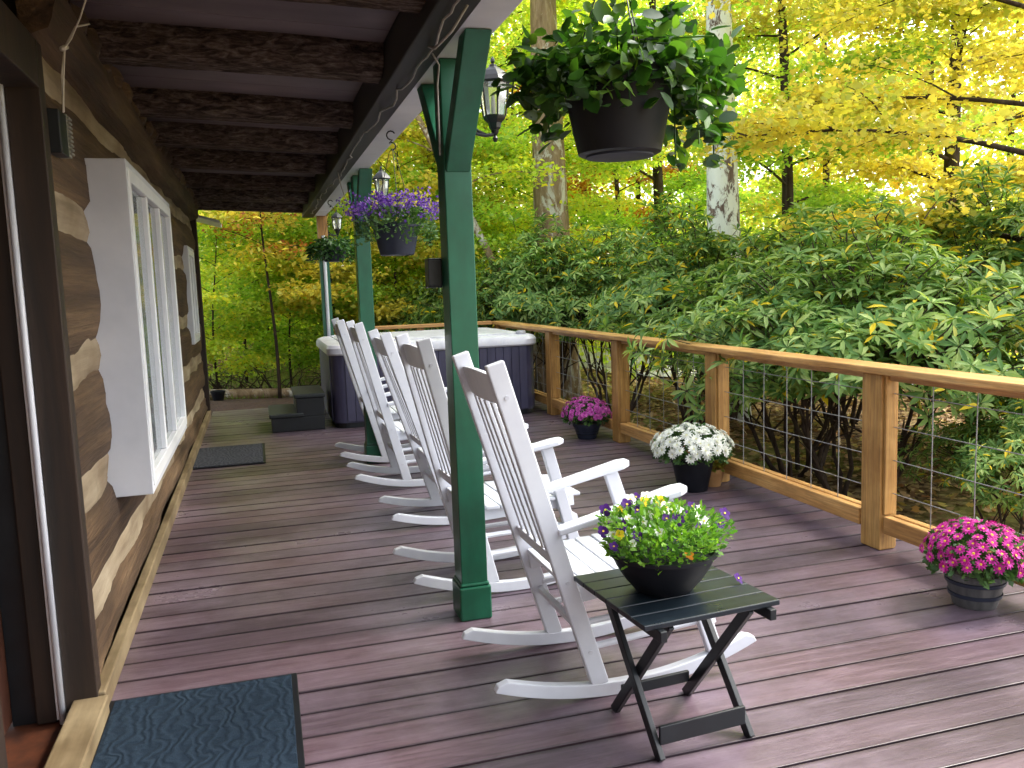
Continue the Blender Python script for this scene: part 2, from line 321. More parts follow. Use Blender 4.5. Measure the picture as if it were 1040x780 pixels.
so.rotation_euler = sd.to_track_quat('Z', 'Y').to_euler(); so.location = sd*30
sc.view_settings.view_transform = 'Standard'; sc.view_settings.look = 'None'; sc.view_settings.exposure = 0

# ------------------------------------------------------------------ ground
def sstep(a, b, x):
    t = min(1, max(0, (x-a)/(b-a))); return t*t*(3-2*t)
def gz(x, y):
    base = -.5 + .33*(1 - sstep(1.5, 4.0, x))*sstep(8, 11, y)
    far = max(0, math.hypot(x, y) - 14)
    return base + .035*math.sin(x*1.3+y*.7) + .03*math.sin(y*1.9-x*.8) + far*.012 + .25*math.sin(x*.09+1)*math.sin(y*.08)*min(1, far/20)
g = MB()
xs = sorted(set([-150,-100,-70,-50,-40,-30,-24,-18,-14] + [round(-10+.5*i,2) for i in range(73)] + [30,36,44,54,70,90,120,160]))
ys = sorted(set([-60,-40,-25,-15,-10] + [round(-6+.5*i,2) for i in range(73)] + [34,40,48,58,70,90,120,170]))
for y in ys:
    for x in xs: g.v.append((x, y, gz(x, y)))
nx = len(xs)
for j in range(len(ys)-1):
    for i in range(nx-1): g.f.append((j*nx+i, j*nx+i+1, (j+1)*nx+i+1, (j+1)*nx+i))
m, nt, b = newmat('forest_floor')
v1 = nd(nt, 'ShaderNodeTexVoronoi', Scale=1.0); v1.inputs['Randomness'].default_value = 1; nt.links.new(coords(nt, (14,14,14)), v1.inputs['Vector'])
sp = nt.nodes.new('ShaderNodeSeparateColor'); nt.links.new(v1.outputs['Color'], sp.inputs[0])
c = ramp(nt, sp.outputs[0], [(0,(.08,.045,.025)),(.35,(.22,.13,.065)),(.7,(.38,.26,.14)),(1,(.54,.42,.22))])
c = mixc(nt, c, ramp(nt, v1.outputs['Distance'], [(.2,(1,1,1)),(.8,(.45,.42,.4))]), 1.0, 'MULTIPLY')
gn = noise(nt, coords(nt, (.28,.28,.28)), 1, 6, .65)
c = mixc(nt, c, ramp(nt, noise(nt, coords(nt, (20,20,20)), 1, 5), [(.3,(.16,.18,.03)),(.7,(.36,.36,.09))]), ramp(nt, gn, [(.48,(0,0,0)),(.60,(.9,.9,.9))]))
nt.links.new(c, b.inputs['Base Color']); b.inputs['Roughness'].default_value = .95; b.inputs['Specular IOR Level'].default_value = .1
bump(nt, b, noise(nt, coords(nt, (16,16,16)), 1, 6, .7), .8, .05)
tag(g.build('ground', m, fix=False), kind='structure')
# pale gravel drive seen through the stems
pts = [(30,4),(22,7.5),(15,10.5),(10.5,13.2),(8,16.5),(7,21),(6,30)]
P = []; g = MB()
for i in range(len(pts)-1):
    for t in np.linspace(0, 1, 9)[:-1 if i < len(pts)-2 else None]: P.append((pts[i][0]*(1-t)+pts[i+1][0]*t, pts[i][1]*(1-t)+pts[i+1][1]*t))
for i, p in enumerate(P):
    a = Vector(P[max(i-3,0)]); q = Vector(P[min(i+3,len(P)-1)]); d = (q-a).normalized(); n = Vector((-d.y, d.x))
    for k in range(9):
        s_ = (k/8-.5)*2.6; x, y = p[0]+n.x*s_, p[1]+n.y*s_; g.v.append((x, y, gz(x, y)+.03))
for i in range(len(P)-1):
    for k in range(8): g.f.append((i*9+k, i*9+k+1, (i+1)*9+k+1, (i+1)*9+k))
tag(g.build('gravel_drive', surf('drive_gravel', [(.3,(.40,.40,.42)),(.7,(.60,.60,.63))], (3,3,3), .9, .5, .02, 8, fine=(60,60,60)), fix=False), kind='structure')
# dark mulch bed beyond the end of the deck
g = MB(); n = 26
for j in range(12):
    for i in range(n):
        x = -3.5+i*.25; y = 11.62+j*.19; e = min(j, 11-j)/5.5
        g.v.append((x, y+.12*math.sin(x*2.3), gz(x, y)+.02+.10*min(1,e)+.02*random.random()))
for j in range(11):
    for i in range(n-1): g.f.append((j*n+i, j*n+i+1, (j+1)*n+i+1, (j+1)*n+i))
tag(g.build('mulch_bed', surf('mulch', [(.3,(.02,.011,.007)),(.6,(.07,.035,.02)),(.85,(.14,.075,.045))], (25,25,25), .95, 1, .04, 8), fix=False), kind='structure')

# ------------------------------------------------------------------ deck
g = MB(); y = -1.8; k = 0
while y < 11.6:
    z1 = random.uniform(-.002, .0015)
    # split a few boards at a butt joint
    cut = None
    segs = [(-.62, 3.5)] if cut is None else [(-.62, cut-.002), (cut+.002, 3.5)]
    for a, b_ in segs:
        nseg = 6; w_ = .161
        for q in range(1): g.box((a, y, -.04), (b_, y+w_, z1))
    y += .172
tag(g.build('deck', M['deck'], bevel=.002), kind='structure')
tag(MB().box((-.6,-1.75,-.075),(3.41,11.49,-.06)).build('deck_gap_shade_sheet', M['soil']), kind='structure')  # dark sheet added below the boards to stand in for shade in the gaps
g = MB(); g.box((-.6,-1.78,-.24), (3.46,-1.74,-.04)); g.box((3.42,-1.7,-.24), (3.46,11.5,-.04)); g.box((-.6,11.5,-.24), (3.46,11.54,-.04))
yy = -1.4
while yy < 11.4:
    yy += .6
for xx in (-.3,.6,1.5,2.4,3.2): g.box((xx,-1.7,-.2),(xx+.04,11.48,-.078))
for xx in (-.3,1.5,3.3):
    for yy in (-1,2,5,8,11): g.box((xx-.05,yy-.05,-.7),(xx+.05,yy+.05,-.205))
tag(g.build('deck_framing', M['darkwood']), kind='structure')

# ------------------------------------------------------------------ log cabin
cabin = thing('log_cabin', 'rustic log cabin wall of wide hewn brown logs with cream chinking along the porch', 'log cabin', (-.66, 0, 0))
def hewn_log(y0, y1, z0, z1, xf, seed, ext=0):
    """long log: wavy top and bottom edges, slightly bulging face (local x 0 is wall plane)"""
    rr_ = random.Random(seed); n = max(4, int((y1-y0)/.14)); g = MB(); prof = 9
    ph = [rr_.uniform(0, 6.3) for _ in range(6)]
    for i in range(n+1):
        y = y0+(y1-y0)*i/n
        zt = z1+.020*math.sin(y*1.1+ph[0])+.006*math.sin(y*4.9+ph[1]); zb = z0+.020*math.sin(y*.9+ph[2])+.006*math.sin(y*5.3+ph[3])
        for k in range(prof):
            t = k/(prof-1); a = math.pi*t
            bul = (math.sin(a)**.28 if 0 < t < 1 else 0)
            x = -.034+(.034+xf)*bul+.008*math.sin(y*3.1+ph[4]+k)+rr_.uniform(-.004,.004)
            g.v.append((x, y, zb+(zt-zb)*t))
    for i in range(n):
        for k in range(prof-1): g.f.append((i*prof+k, i*prof+k+1, (i+1)*prof+k+1, (i+1)*prof+k))
    g.f.append(tuple(reversed(range(prof)))); g.f.append(tuple(range(n*prof, (n+1)*prof)))
    return g
courses = [(.06,.28),(.35,.72),(.80,1.21),(1.29,1.79),(1.87,2.29),(2.36,2.62)]
for i, (z0, z1) in enumerate(courses):
    hewn_log(3.30, 11.05, z0, z1, .006 if i < 5 else .085, i).build('log', M['log'], cabin, smooth='auto')
    hewn_log(-1.8, 2.15, z0, z1, .006 if i < 5 else .085, i+20).build('log', M['log'], cabin, smooth='auto')
for i in range(5):
    za, zb = courses[i][1]-.05, courses[i+1][0]+.05
    for y0, y1 in ((3.30,11.0),(-1.8,2.15)):
        g = MB(); n = int((y1-y0)/.12); ph = random.uniform(0,6)
        for j in range(n+1):
            y = y0+(y1-y0)*j/n
            for k in range(5):
                t = k/4; g.v.append((-.024+.010*math.sin(t*math.pi)+.008*math.sin(y*6+ph+k)+random.uniform(-.004,.004), y, za+(zb-za)*t))
        for j in range(n):
            for k in range(4): g.f.append((j*5+k, j*5+k+1, (j+1)*5+k+1, (j+1)*5+k))
        g.build('chinking', M['chink'], cabin, smooth='auto')
# lumpy chinking tucked between the rafters on the plate log
for j in range(23):
    g = MB(); y = 3.5+j*.32+random.uniform(-.05,.05)
    pr = [(0,-.055),(.035,-.04),(.05,0),(.035,.045),(0,.06)]
    n0 = len(g.v)
    for q in range(5):
        for (r_, zz) in pr: g.v.append((.05+r_*math.sin(math.pi*(q+.5)/5)*1.2, y+(q-2)*.045, 2.575+zz*random.uniform(.8,1.2)))
    for q in range(4):
        for k in range(4): g.f.append((n0+q*5+k, n0+q*5+k+1, n0+(q+1)*5+k+1, n0+(q+1)*5+k))
    g.build('plate_chinking', M['log'], cabin, smooth='auto')
# baseboard, backing wall, door surround
MB().box((0,3.27,.0),(.045,11.1,.085)).build('baseboard', M['sill'], cabin, bevel=.006)
MB().box((-.3,3.5,-.4),(-.06,11.04,2.9)).box((-.3,-1.8,-.4),(-.135,2.1,2.9)).box((-.3,2.1,2.16),(-.135,3.5,2.9)).box((-3.2,11.0,-.4),(-.05,11.15,3.2)).build('inner_wall', M['darkwood'], cabin)
MB().box((-.06,2.0,.0),(.055,3.265,.075)).build('door_sill', M['sill'], cabin, bevel=.006)
MB().box((-1.3,1.8,-.06),(-.062,3.5,.004)).build('threshold', M['redwood'], cabin)
MB().box((-.085,3.255,.03),(.022,3.335,2.36)).box((-.085,2.12,.03),(.022,2.2,2.36)).box((-.085,2.2,2.2),(.022,3.255,2.36)).build('door_casing', M['darkwood'], cabin, bevel=.004)
MB().box((-.112,3.235,.02),(-.087,3.28,2.3)).build('door_stop', M['vinyl'], cabin, bevel=.003)
MB().tube([(-.090,3.222,.012),(-.090,3.222,2.3)], .011, 10).build('conduit', M['white'], cabin, smooth=True)
MB().box((-.18,3.25,.006),(-.114,3.31,2.3)).build('door_jamb', M['darkwood'], cabin, bevel=.004)
MB().box((-.26,3.27,.006),(-.182,3.33,2.3)).build('inner_jamb', M['black'], cabin)
d = MB().box((-.33,2.45,.02),(-.262,3.29,2.28)); d.build('door', M['redwood'], cabin, bevel=.004)
# corner boards at the far end
MB().box((-.1,11.05,-.3),(.04,11.2,2.62)).build('corner_board', M['darkwood'], cabin, bevel=.005)
# eave of the gable beyond
g = MB(); g.bar((-.55,11.6,2.62),(.30,11.6,2.38),.9,.03); g.build('gable_eave', M['white_trim'], cabin)

def window(parent, y0, y1, z0, z1, proud, nbar, nm='window'):
    """box-like window standing proud of the logs; local x 0 = wall plane"""
    fw_ = .06
    g = MB(); X = proud
    g.box((-.06,y0,z0),(X,y0+.03,z1)); g.box((-.06,y1-.03,z0),(X,y1,z1)); g.box((-.06,y0+.03,z1-.03),(X,y1-.03,z1)); g.box((-.06,y0+.03,z0),(X,y1-.03,z0+.03))
    w_ = g.build(nm, M['white_trim'], parent, bevel=.003)
    g = MB(); a = X-.05
    g.box((a,y0+.032,z0+.032),(X+.006,y0+.032+fw_,z1-.032)); g.box((a,y1-.032-fw_,z0+.032),(X+.006,y1-.032,z1-.032))
    g.box((a,y0+.032+fw_,z1-.032-fw_),(X+.006,y1-.032-fw_,z1-.032)); g.box((a,y0+.032+fw_,z0+.032),(X+.006,y1-.032-fw_,z0+.032+fw_))
    g.build('frame', M['vinyl'], w_, bevel=.004)
    ya, yb = y0+.032+fw_, y1-.032-fw_
    for i in range(nbar):
        yc = ya+(yb-ya)*(i+1)/(nbar+1)
        MB().box((a+.020,yc-.026,z0+.034+fw_),(X+.002,yc+.026,z1-.034-fw_)).build('mullion', M['vinyl'], w_, bevel=.004)
    for i in range(nbar+1):
        p0 = ya+(yb-ya)*i/(nbar+1)+(.027 if i else .001); p1 = ya+(yb-ya)*(i+1)/(nbar+1)-(.027 if i < nbar else .001)
        MB().box((a+.02,p0,z0+.035+fw_),(a+.028,p1,z1-.035-fw_)).build('pane', M['glass'], w_)
    return w_
window(cabin, 4.12, 6.12, .61, 2.10, .16, 2)
window(cabin, 9.3, 10.2, 1.0, 2.0, .04, 1)

# ------------------------------------------------------------------ porch roof
roof = thing('porch_roof', 'low porch roof with dark bark-covered log rafters and plain ceiling boards', 'porch roof', (0,0,2.45))
def rafter(y, rad, seed):
    rr_ = random.Random(seed); g = MB(); n = 22; m_ = 18
    for i in range(n+1):
        x = -.68+1.325*i/n
        for k in range(m_):
            t = 2*math.pi*k/m_; r_ = rad*(1+.03*math.sin(3*t+x*3+seed)+rr_.uniform(-.035,.035))
            yy = r_*math.cos(t)*1.12; zz = max(-rad*.86, r_*math.sin(t))
            g.v.append((x, y+yy+.012*math.sin(x*4+seed), .155+.05*(.65-x)/1.3+zz))
    for i in range(n):
        for k in range(m_): g.f.append((i*m_+k, i*m_+(k+1)%m_, (i+1)*m_+(k+1)%m_, (i+1)*m_+k))
    g.f.append(tuple(range(m_))); g.f.append(tuple(range(n*m_, (n+1)*m_)))
    g.build('rafter', M['bark_rafter'], roof, smooth='auto')
for i, y in enumerate((-.1,1.0,2.08,3.17,4.24,5.5,6.52,7.6,9.05,10.22,11.35)): rafter(y, .125+.006*math.sin(i*2.1), i)
g = MB(); y = -1.8
while y < 11.5:
    g.v += [(-.8,y,.235),(.645,y,.175),(.645,y+.296,.175),(-.8,y+.296,.235),(-.8,y,.26),(.645,y,.20),(.645,y+.296,.20),(-.8,y+.296,.26)]
    n = len(g.v)-8; g.f += [tuple(n+i for i in f) for f in [(0,3,2,1),(4,5,6,7),(0,1,5,4),(1,2,6,5),(2,3,7,6),(3,0,4,7)]]
    y += .3
g.build('ceiling_boards', M['ceiling'], roof, bevel=.003)
MB().box((.648,-1.8,-.01),(.788,11.5,.19)).build('inner_beam', M['fascia_brown'], roof, bevel=.006)
MB().box((.791,-1.8,.0),(.935,11.5,.24)).build('outer_beam', M['white_trim'], roof, bevel=.004)
g = MB(); g.v += [(-3.5,-1.8,.95),(.955,-1.8,.245),(.955,11.52,.245),(-3.5,11.52,.95),(-3.5,-1.8,1.03),(.955,-1.8,.30),(.955,11.52,.30),(-3.5,11.52,1.03)]
g.f += [(0,3,2,1),(4,5,6,7),(0,1,5,4),(1,2,6,5),(2,3,7,6),(3,0,4,7)]; g.build('shingles', M['shingle'], roof)

# ------------------------------------------------------------------ green posts
def post_meshes(root, h=2.448):
    MB().box((-.06,-.07,.17),(.06,.07,h)).build('shaft', M['green'], root, bevel=.004)
    MB().box((-.073,-.083,.001),(.073,.083,.155)).box((-.067,-.077,.155),(.067,.077,.172)).build('base', M['green'], root, bevel=.008)
    for s in (-1, 1):
        g = MB(); poly = [(s*.072,1.98),(s*.072,2.10),(s*.39,h-.002),(s*.50,h-.002)]
        g.prism(poly, 'x', -.052, .052)
        g.build('brace', M['green'], root, bevel=.004)
post1 = thing('porch_post', 'dark green square porch post nearest the camera, standing just behind the nearest rocking chair', 'post', (.862,3.70,0), 0, 'green porch posts')
post_meshes(post1)
post2 = copy_tree(post1); post2.location = (.905,7.44,0); post2['label'] = 'middle dark green porch post, beside the fourth rocking chair and under the purple basket'
post3 = thing('porch_post', 'farthest porch post by the hot tub, bare orange wood above and green below', 'post', (.885,11.40,0), 0, 'green porch posts')
MB().box((-.06,-.07,.02),(.06,.07,2.06)).build('shaft', M['green'], post3, bevel=.004)
MB().box((-.062,-.072,2.062),(.062,.072,2.448)).build('shaft_top', M['cedar_post'], post3, bevel=.004)
MB().tube([(-.0,-.09,.05),(-.0,-.09,2.1),(.0,-.1,2.2)], .022, 10).build('conduit', M['white'], post3, smooth=True)

# ------------------------------------------------------------------ railings
rail = thing('railing', 'long golden pine railing with wire mesh panels running down the right edge of the deck', 'railing', (3.2,0,0), 0, 'deck railings')
posts_y = [-1.75, 0.1, 1.98, 3.83, 5.55, 7.30, 9.2, 11.36]
for y in posts_y:
    g = MB(); g.box((-.06,y-.075,.001),(.045,y+.075,.955)); g.box((.047,y-.055,.001),(.068,y+.055,.955)); g.box((-.045,y-.095,.2),(.02,y-.077,.955)); g.box((-.045,y+.077,.2),(.02,y+.095,.955))
    g.build('post', M['cedar_post'], rail, bevel=.005)
MB().box((-.095,-1.8,.960),(.085,11.5,1.0)).build('cap_rail', M['cedar'], rail, bevel=.008)
for a, b_ in zip(posts_y[:-1], posts_y[1:]):
    ya, yb = a+.097, b_-.097
    MB().box((-.055,ya,.10),(-.008,yb,.195)).box((.008,ya,.10),(.055,yb,.195)).build('bottom_rail', M['cedar'], rail, bevel=.006)
    MB().box((-.03,ya,.925),(-.008,yb,.956)).box((.008,ya,.925),(.03,yb,.956)).build('top_rail', M['cedar'], rail, bevel=.005)
    g = MB(); z = .16
    n = int(round((yb-ya)/.26))
    for i in range(1, n): y = ya+(yb-ya)*i/n; g.tube([(0,y,.15),(.002*math.sin(i),y+.003*math.cos(i*3),.5),(0,y,.93)], .0028, 5)
    for k in range(4):
        z = .315+k*.18; g.tube([(.005,ya,z),(.007,(ya+yb)/2,z-.004),(.005,yb,z)], .0028, 5)
    g.build('wire_mesh', M['wire'], rail)
rail2 = thing('railing', 'short golden pine railing across the far end of the deck behind the hot tub', 'railing', (0,11.45,0), 0, 'deck railings')
px_ = [1.02, 2.1, 3.07]
for x in px_[:2]: MB().box((x-.05,-.05,.001),(x+.05,.05,.955)).build('post', M['cedar_post'], rail2, bevel=.005)
MB().box((.97,-.08,.958),(3.10,.08,1.005)).build('cap_rail', M['cedar_x'], rail2, bevel=.008)
MB().box((1.072,-.035,.10),(2.048,.035,.19)).box((2.152,-.035,.10),(3.1,.035,.19)).build('bottom_rail', M['cedar_x'], rail2, bevel=.006)
g = MB()
for i in range(12): x = 1.1+i*.17; g.tube([(x,0,.15),(x,0,.95)], .0028, 5)
for k in range(5): g.tube([(1.07,0,.27+k*.155),(3.1,0,.27+k*.155)], .0028, 5)
g.build('wire_mesh', M['wire'], rail2)

# ------------------------------------------------------------------ rocking chair (faces +x, contact point near local x .42)
def make_chair():
    root = thing('rocking_chair', '', 'rocking chair', (0,0,0), 0, 'white rocking chairs in a row along the porch')
    W = M['white']; HY = .245
    cx, Rr = .46, 1.42
    def arc(x, off=0): return Rr - math.sqrt(Rr*Rr-(x-cx)**2) + off
    for s in (-1, 1):
        g = MB(); n = 22; y0, y1 = s*HY-.018, s*HY+.018
        top = []; bot = []
        for i in range(n+1):
            x = -.06+1.04*i/n; bot.append((x, arc(x)+.001))
            th = .052
            if i == 0: th = .022
            if i == n: th = .022
            top.append((x+(.012 if i == 0 else 0)-(.012 if i == n else 0), arc(x)+th))
        top[1] = (top[1][0], arc(top[1][0])+.050)
        for y in (y0, y1):
            for p in bot: g.v.append((p[0], y, p[1]))
            for p in top: g.v.append((p[0], y, p[1]))
        N1 = n+1; o1 = 2*N1
        for i in range(n):
            g.f += [(i,i+1,N1+i+1,N1+i),(o1+i,o1+N1+i,o1+N1+i+1,o1+i+1),(i,o1+i,o1+i+1,i+1),(N1+i,N1+i+1,o1+N1+i+1,o1+N1+i)]
        g.f += [(0,N1,o1+N1,o1),(n,o1+n,o1+N1+n,N1+n)]
        g.build('rocker', W, root, bevel=.004)
        # back post and leg in one
        z0 = arc(.335)+.045
        MB().bar((.335,s*HY,z0),(.012,s*HY,1.25),.034,.066).build('back_post', W, root, bevel=.005)
        MB().bar((.805,s*HY,arc(.805)+.045),(.62,s*HY,.702),.034,.058).build('front_leg', W, root, bevel=.005)
        # arm: board widening to a blunt front
        p = [(.20,-.026),(.54,-.040),(.665,-.047),(.70,-.028),(.70,.028),(.665,.047),(.54,.040),(.20,.026)]
        g = MB(); yc = s*(HY-.004) + s*.008
        for dz in (0,.026):
            for q in p: g.v.append((q[0], yc+q[1], .628+(q[0]-.21)*.19+dz))
        k = len(p); g.f += [tuple(range(k)), tuple(reversed(range(k,2*k)))]+[(i,i+k,(i+1)%k+k,(i+1)%k) for i in range(k)]
        g.build('arm', W, root, bevel=.006)
        # side seat rail and side stretcher
        MB().bar((.235,s*(HY-.030),.385),(.775,s*(HY-.030),.425),.022,.062).build('seat_rail', W, root, bevel=.003)
        MB().tube([(.315,s*(HY-.012),.19),(.815,s*(HY-.012),.215)], .013, 8).build('stretcher', W, root, smooth='auto')
        MB().tube([(.292,s*(HY-.012),.285),(.80,s*(HY-.012),.305)], .013, 8).build('stretcher', W, root, smooth='auto')
        # bolt heads on the outside of the post
        for t in (.11,.335,.90): 
            x = .335+(.012-.335)*t; z = z0+(1.25-z0)*t; MB().tube([(x,s*(HY+.0165),z),(x,s*(HY+.0205),z)], .008, 10).build('bolt', M['white_trim'], root)
    dx = (.012-.335)/(1.25-.055)
    def bx(z): return .335+dx*(z-.055)
    up = Vector((dx,0,1)).normalized()
    HI = HY-.0175
    # crest rail: slightly curved board
    g = MB(); n = 8
    for j, (zz, tt) in enumerate(((1.10,0),(1.20,0))):
        for i in range(n+1):
            y = -HI+2*HI*i/n; cur = -.018*(1-(y/HI)**2); arch = .012*(1-(y/HI)**2)*(1 if j else 0)
            for e in (-.011,.011): g.v.append((bx(zz)+cur+e, y, zz+arch))
    for i in range(n):
        a = i*2; b_ = (n+1)*2+i*2
        g.f += [(a,a+2,b_+2,b_),(a+1,b_+1,b_+3,a+3),(a,a+1,a+3,a+2),(b_,b_+2,b_+3,b_+1)]
    g.f += [(0,(n+1)*2,(n+1)*2+1,1),(n*2,n*2+1,(n+1)*2+n*2+1,(n+1)*2+n*2)]
    g.build('crest_rail', W, root, bevel=.003)
    MB().bar((bx(.515),-HI,.515),(bx(.515),HI,.515),.052,.024,up).build('lower_back_rail', W, root, bevel=.003)
    MB().bar((bx(.255),-HI,.255),(bx(.255),HI,.255),.03,.022,up).build('stretcher', W, root, bevel=.003)
    MB().bar((.815,-HI,.20),(.815,HI,.20),.03,.022,up).build('stretcher', W, root, bevel=.003)
    MB().bar((.785,-HI,.33),(.785,HI,.33),.03,.022,up).build('stretcher', W, root, bevel=.003)
    for i in range(5):
        y = -HI+2*HI*(i+.5)/5; y *= .93; cur = -.014*(1-(y/HI)**2)
        MB().bar((bx(.53),y,.53),(bx(1.095)+cur,y,1.095),.032,.014).build('back_slat', W, root, bevel=.002)
    # seat slats across, following a shallow curve
    for i in range(8):
        x = .232+i*.073; z = .418+(x-.23)*.074-.012*math.sin((x-.23)/.55*math.pi)+(-.012 if i == 7 else 0)
        hw = HY-.020 if i == 0 else HY+.012
        if i == 7: hw = HY-.02
        MB().box((x,-hw,z),(x+.067,hw,z+.017)).build('seat_slat', W, root, bevel=.004)
    return root
ch = make_chair()
chairs = [((.735,3.01,0), (.3,-1.5), 'white wooden rocking chair nearest the camera, with the black side table beside it'),
          ((.71,4.15,0), (2.5,1.5), 'white rocking chair second from the camera, right behind the nearest green post'),
          ((.71,5.43,0), (1.5,-2.6), 'white rocking chair third from the camera, the middle one of the row of five'),
          ((.69,6.56,0), (1.2,.8), 'white rocking chair fourth from the camera, standing beside the middle green post'),
          ((.655,7.56,0), (0,-.2), 'white rocking chair farthest from the camera, right in front of the hot tub')]
for i, (loc, rz, lb) in enumerate(chairs):
    o = ch if i == 0 else copy_tree(ch)
    rz, phi = R(rz[0]), R(rz[1]); qx = .46-(.46*math.cos(phi)+1.42*math.sin(phi)); qz = 1.42-(-.46*math.sin(phi)+1.42*math.cos(phi))
    o.location = (loc[0]+qx*math.cos(rz), loc[1]+qx*math.sin(rz), qz); o.rotation_euler = (0,phi,rz); o['label'] = lb

# ------------------------------------------------------------------ folding side table
tb = thing('side_table', 'black wooden folding side table with slatted top and crossed legs', 'side table', (1.268,2.48,0), R(4.5))
TH = .478
for i in range(6):
    y0 = -.215+i*.083-.01
    MB().box((-.245,y0,TH-.018),(.245,y0+.0795,TH)).build('top_slat', M['black_top'], tb, bevel=.003)
for x in (-.19,.205): MB().box((x-.012,-.245,TH-.055),(x+.012,.268,TH-.0195)).build('apron', M['black'], tb, bevel=.003)
for x, s in ((-.16,-1),(.175,1)):
    MB().bar((x-s*.0,-.165,.0),(x,.20,TH-.025),.020,.036,(1,0,0)).build('leg', M['black'], tb, bevel=.003)
    MB().bar((x-s*.022,.185,.0),(x-s*.022,-.19,TH-.025),.020,.036,(1,0,0)).build('leg', M['black'], tb, bevel=.003)
MB().bar((-.155,-.148,.075),(.165,-.148,.075),.012,.062,(0,1,0)).build('stretcher', M['black'], tb, bevel=.003)
MB().bar((-.128,.150,.085),(.143,.150,.085),.014,.04,(0,1,0)).build('stretcher', M['black'], tb, bevel=.003)

# ------------------------------------------------------------------ flowers
def bloom_mesh(name, n, r, mat, eye, layers=2, eye_r=.22, wr=.42, tpl=None):
    """daisy-like bloom facing +z"""
    vs = []; fs = []; T, Fc = DIAMOND
    for l in range(layers):
        for k in range(n):
            a = 2*math.pi*(k+.5*l)/n; L = r*(1-.25*l); til = .10+.38*l
            ca, sa = math.cos(a), math.sin(a); b0 = len(vs)
            for (u, v_, w_) in [(0.1,0,0),(.55,wr/2,.0),(1,.06,-.02),(1,-.06,-.02),(.55,-wr/2,.0)]:
                x = u*L*math.cos(til); z = u*L*math.sin(til)+w_*L; y_ = v_*L
                vs.append((x*ca-y_*sa, x*sa+y_*ca, z+.002*l))
            fs.append(tuple(b0+i for i in range(5)))
    npet = len(fs)
    b0 = len(vs); er = r*eye_r
    for k in range(8): vs.append((er*math.cos(k*math.pi/4), er*math.sin(k*math.pi/4), r*.12))
    vs.append((0,0,r*.22))
    for k in range(8): fs.append((b0+k, b0+(k+1)%8, b0+8))
    me = bpy.data.meshes.new(name); me.from_pydata(vs, [], fs); me.materials.append(mat); me.materials.append(eye)
    for i, p in enumerate(me.polygons): p.material_index = 1 if i >= npet else 0
    return me
def place_bloom(me, name, p, nrm, parent, sc_=1, spin=None):
    o = bpy.data.objects.new(name, me); col.objects.link(o); o.parent = parent; o.location = p
    q = Vector(nrm).normalized().to_track_quat('Z','Y'); e = q.to_matrix().to_4x4() @ Matrix.Rotation(random.uniform(0,6.28) if spin is None else spin, 4, 'Z')
    o.rotation_euler = e.to_euler(); o.scale = (sc_,)*3; return o
def pot_profile(rb, rt, h, lip=.008):
    return [(rb*.96,0),(rb,.006),(rt,h-.03),(rt+lip,h-.029),(rt+lip+.002,h),(rt-.004,h),(rt-.01,h-.03)]
def dome_points(n, rx, rz, zc, minz=-.2):
    out = []; k = 0; i = 0; ga = math.pi*(3-math.sqrt(5))
    for i in range(n):
        z = 1-(i+.5)/n*(1-minz); r_ = math.sqrt(max(0,1-z*z)); a = ga*i
        d = Vector((r_*math.cos(a), r_*math.sin(a), z)) + Vector((random.uniform(-.06,.06),)*3)
        out.append((Vector((d.x*rx*random.uniform(.92,1.05), d.y*rx*random.uniform(.92,1.05), zc+d.z*rz*random.uniform(.92,1.06))), Vector((d.x/rx, d.y/rx, d.z/rz)).normalized()))
    return out
def mum(name, label, loc, pot, potmat, nfl, rx, rz, zc, bm_, bsize, greens=900, group='potted mums standing on the deck'):
    root = thing(name, label, 'potted flowers', loc, random.uniform(0,3), group)
    pt = potmat(root)
    n = greens; d = rdir(n); d[:,2] = np.abs(d[:,2])*1.2-.42; d = unit(d); s = rng.uniform(.45,.97,(n,1))
    P = d*s*np.array([[rx,rx,rz]]); P[:,2] += zc-.01
    D = unit(d+rdir(n)*.7); N = unit(d+rdir(n)*.6)
    leaves('foliage', M['leaf_mum'], P, D, N, rng.uniform(.03,.05,n), .6, LOBED, root)
    for p, nn in dome_points(nfl, rx, rz, zc, -.12):
        place_bloom(bm_, 'flower', p, nn+Vector((random.uniform(-.3,.3),random.uniform(-.3,.3),random.uniform(-.1,.4))), root, bsize*random.uniform(.85,1.12))
    return root
me_mag = bloom_mesh('magenta_bloom', 11, 1, M['magenta'], M['yel'], 2)
me_pink = bloom_mesh('pink_bloom', 12, 1, M['pinkp'], M['pinkp'], 3, .15)
me_white = bloom_mesh('white_bloom', 11, 1, M['whitep'], M['yelpale'], 3, .2)
def barrel(root):
    pt = MB().lathe([(.088,0),(.092,.01),(.108,.07),(.122,.128),(.128,.130),(.130,.155),(.120,.155),(.112,.13)], 28).build('pot', M['barrel'], root, smooth='auto')
    MB().lathe([(.1035,.045),(.1095,.047),(.1125,.062),(.106,.064)], 28).build('hoop', M['blueplastic'], pt, smooth='auto')
    MB().lathe([(.118,.105),(.1235,.107),(.126,.122),(.119,.124)], 28).build('hoop', M['blueplastic'], pt, smooth='auto')
    MB().lathe([(.112,.10),(.112,.135)], 20).build('soil', M['soil'], root)
def blacksq(root):
    MB().lathe(pot_profile(.105,.145,.235), 28).build('pot', M['plastic'], root, smooth='auto')
    MB().lathe([(.13,.17),(.13,.21)], 20).build('soil', M['soil'], root)
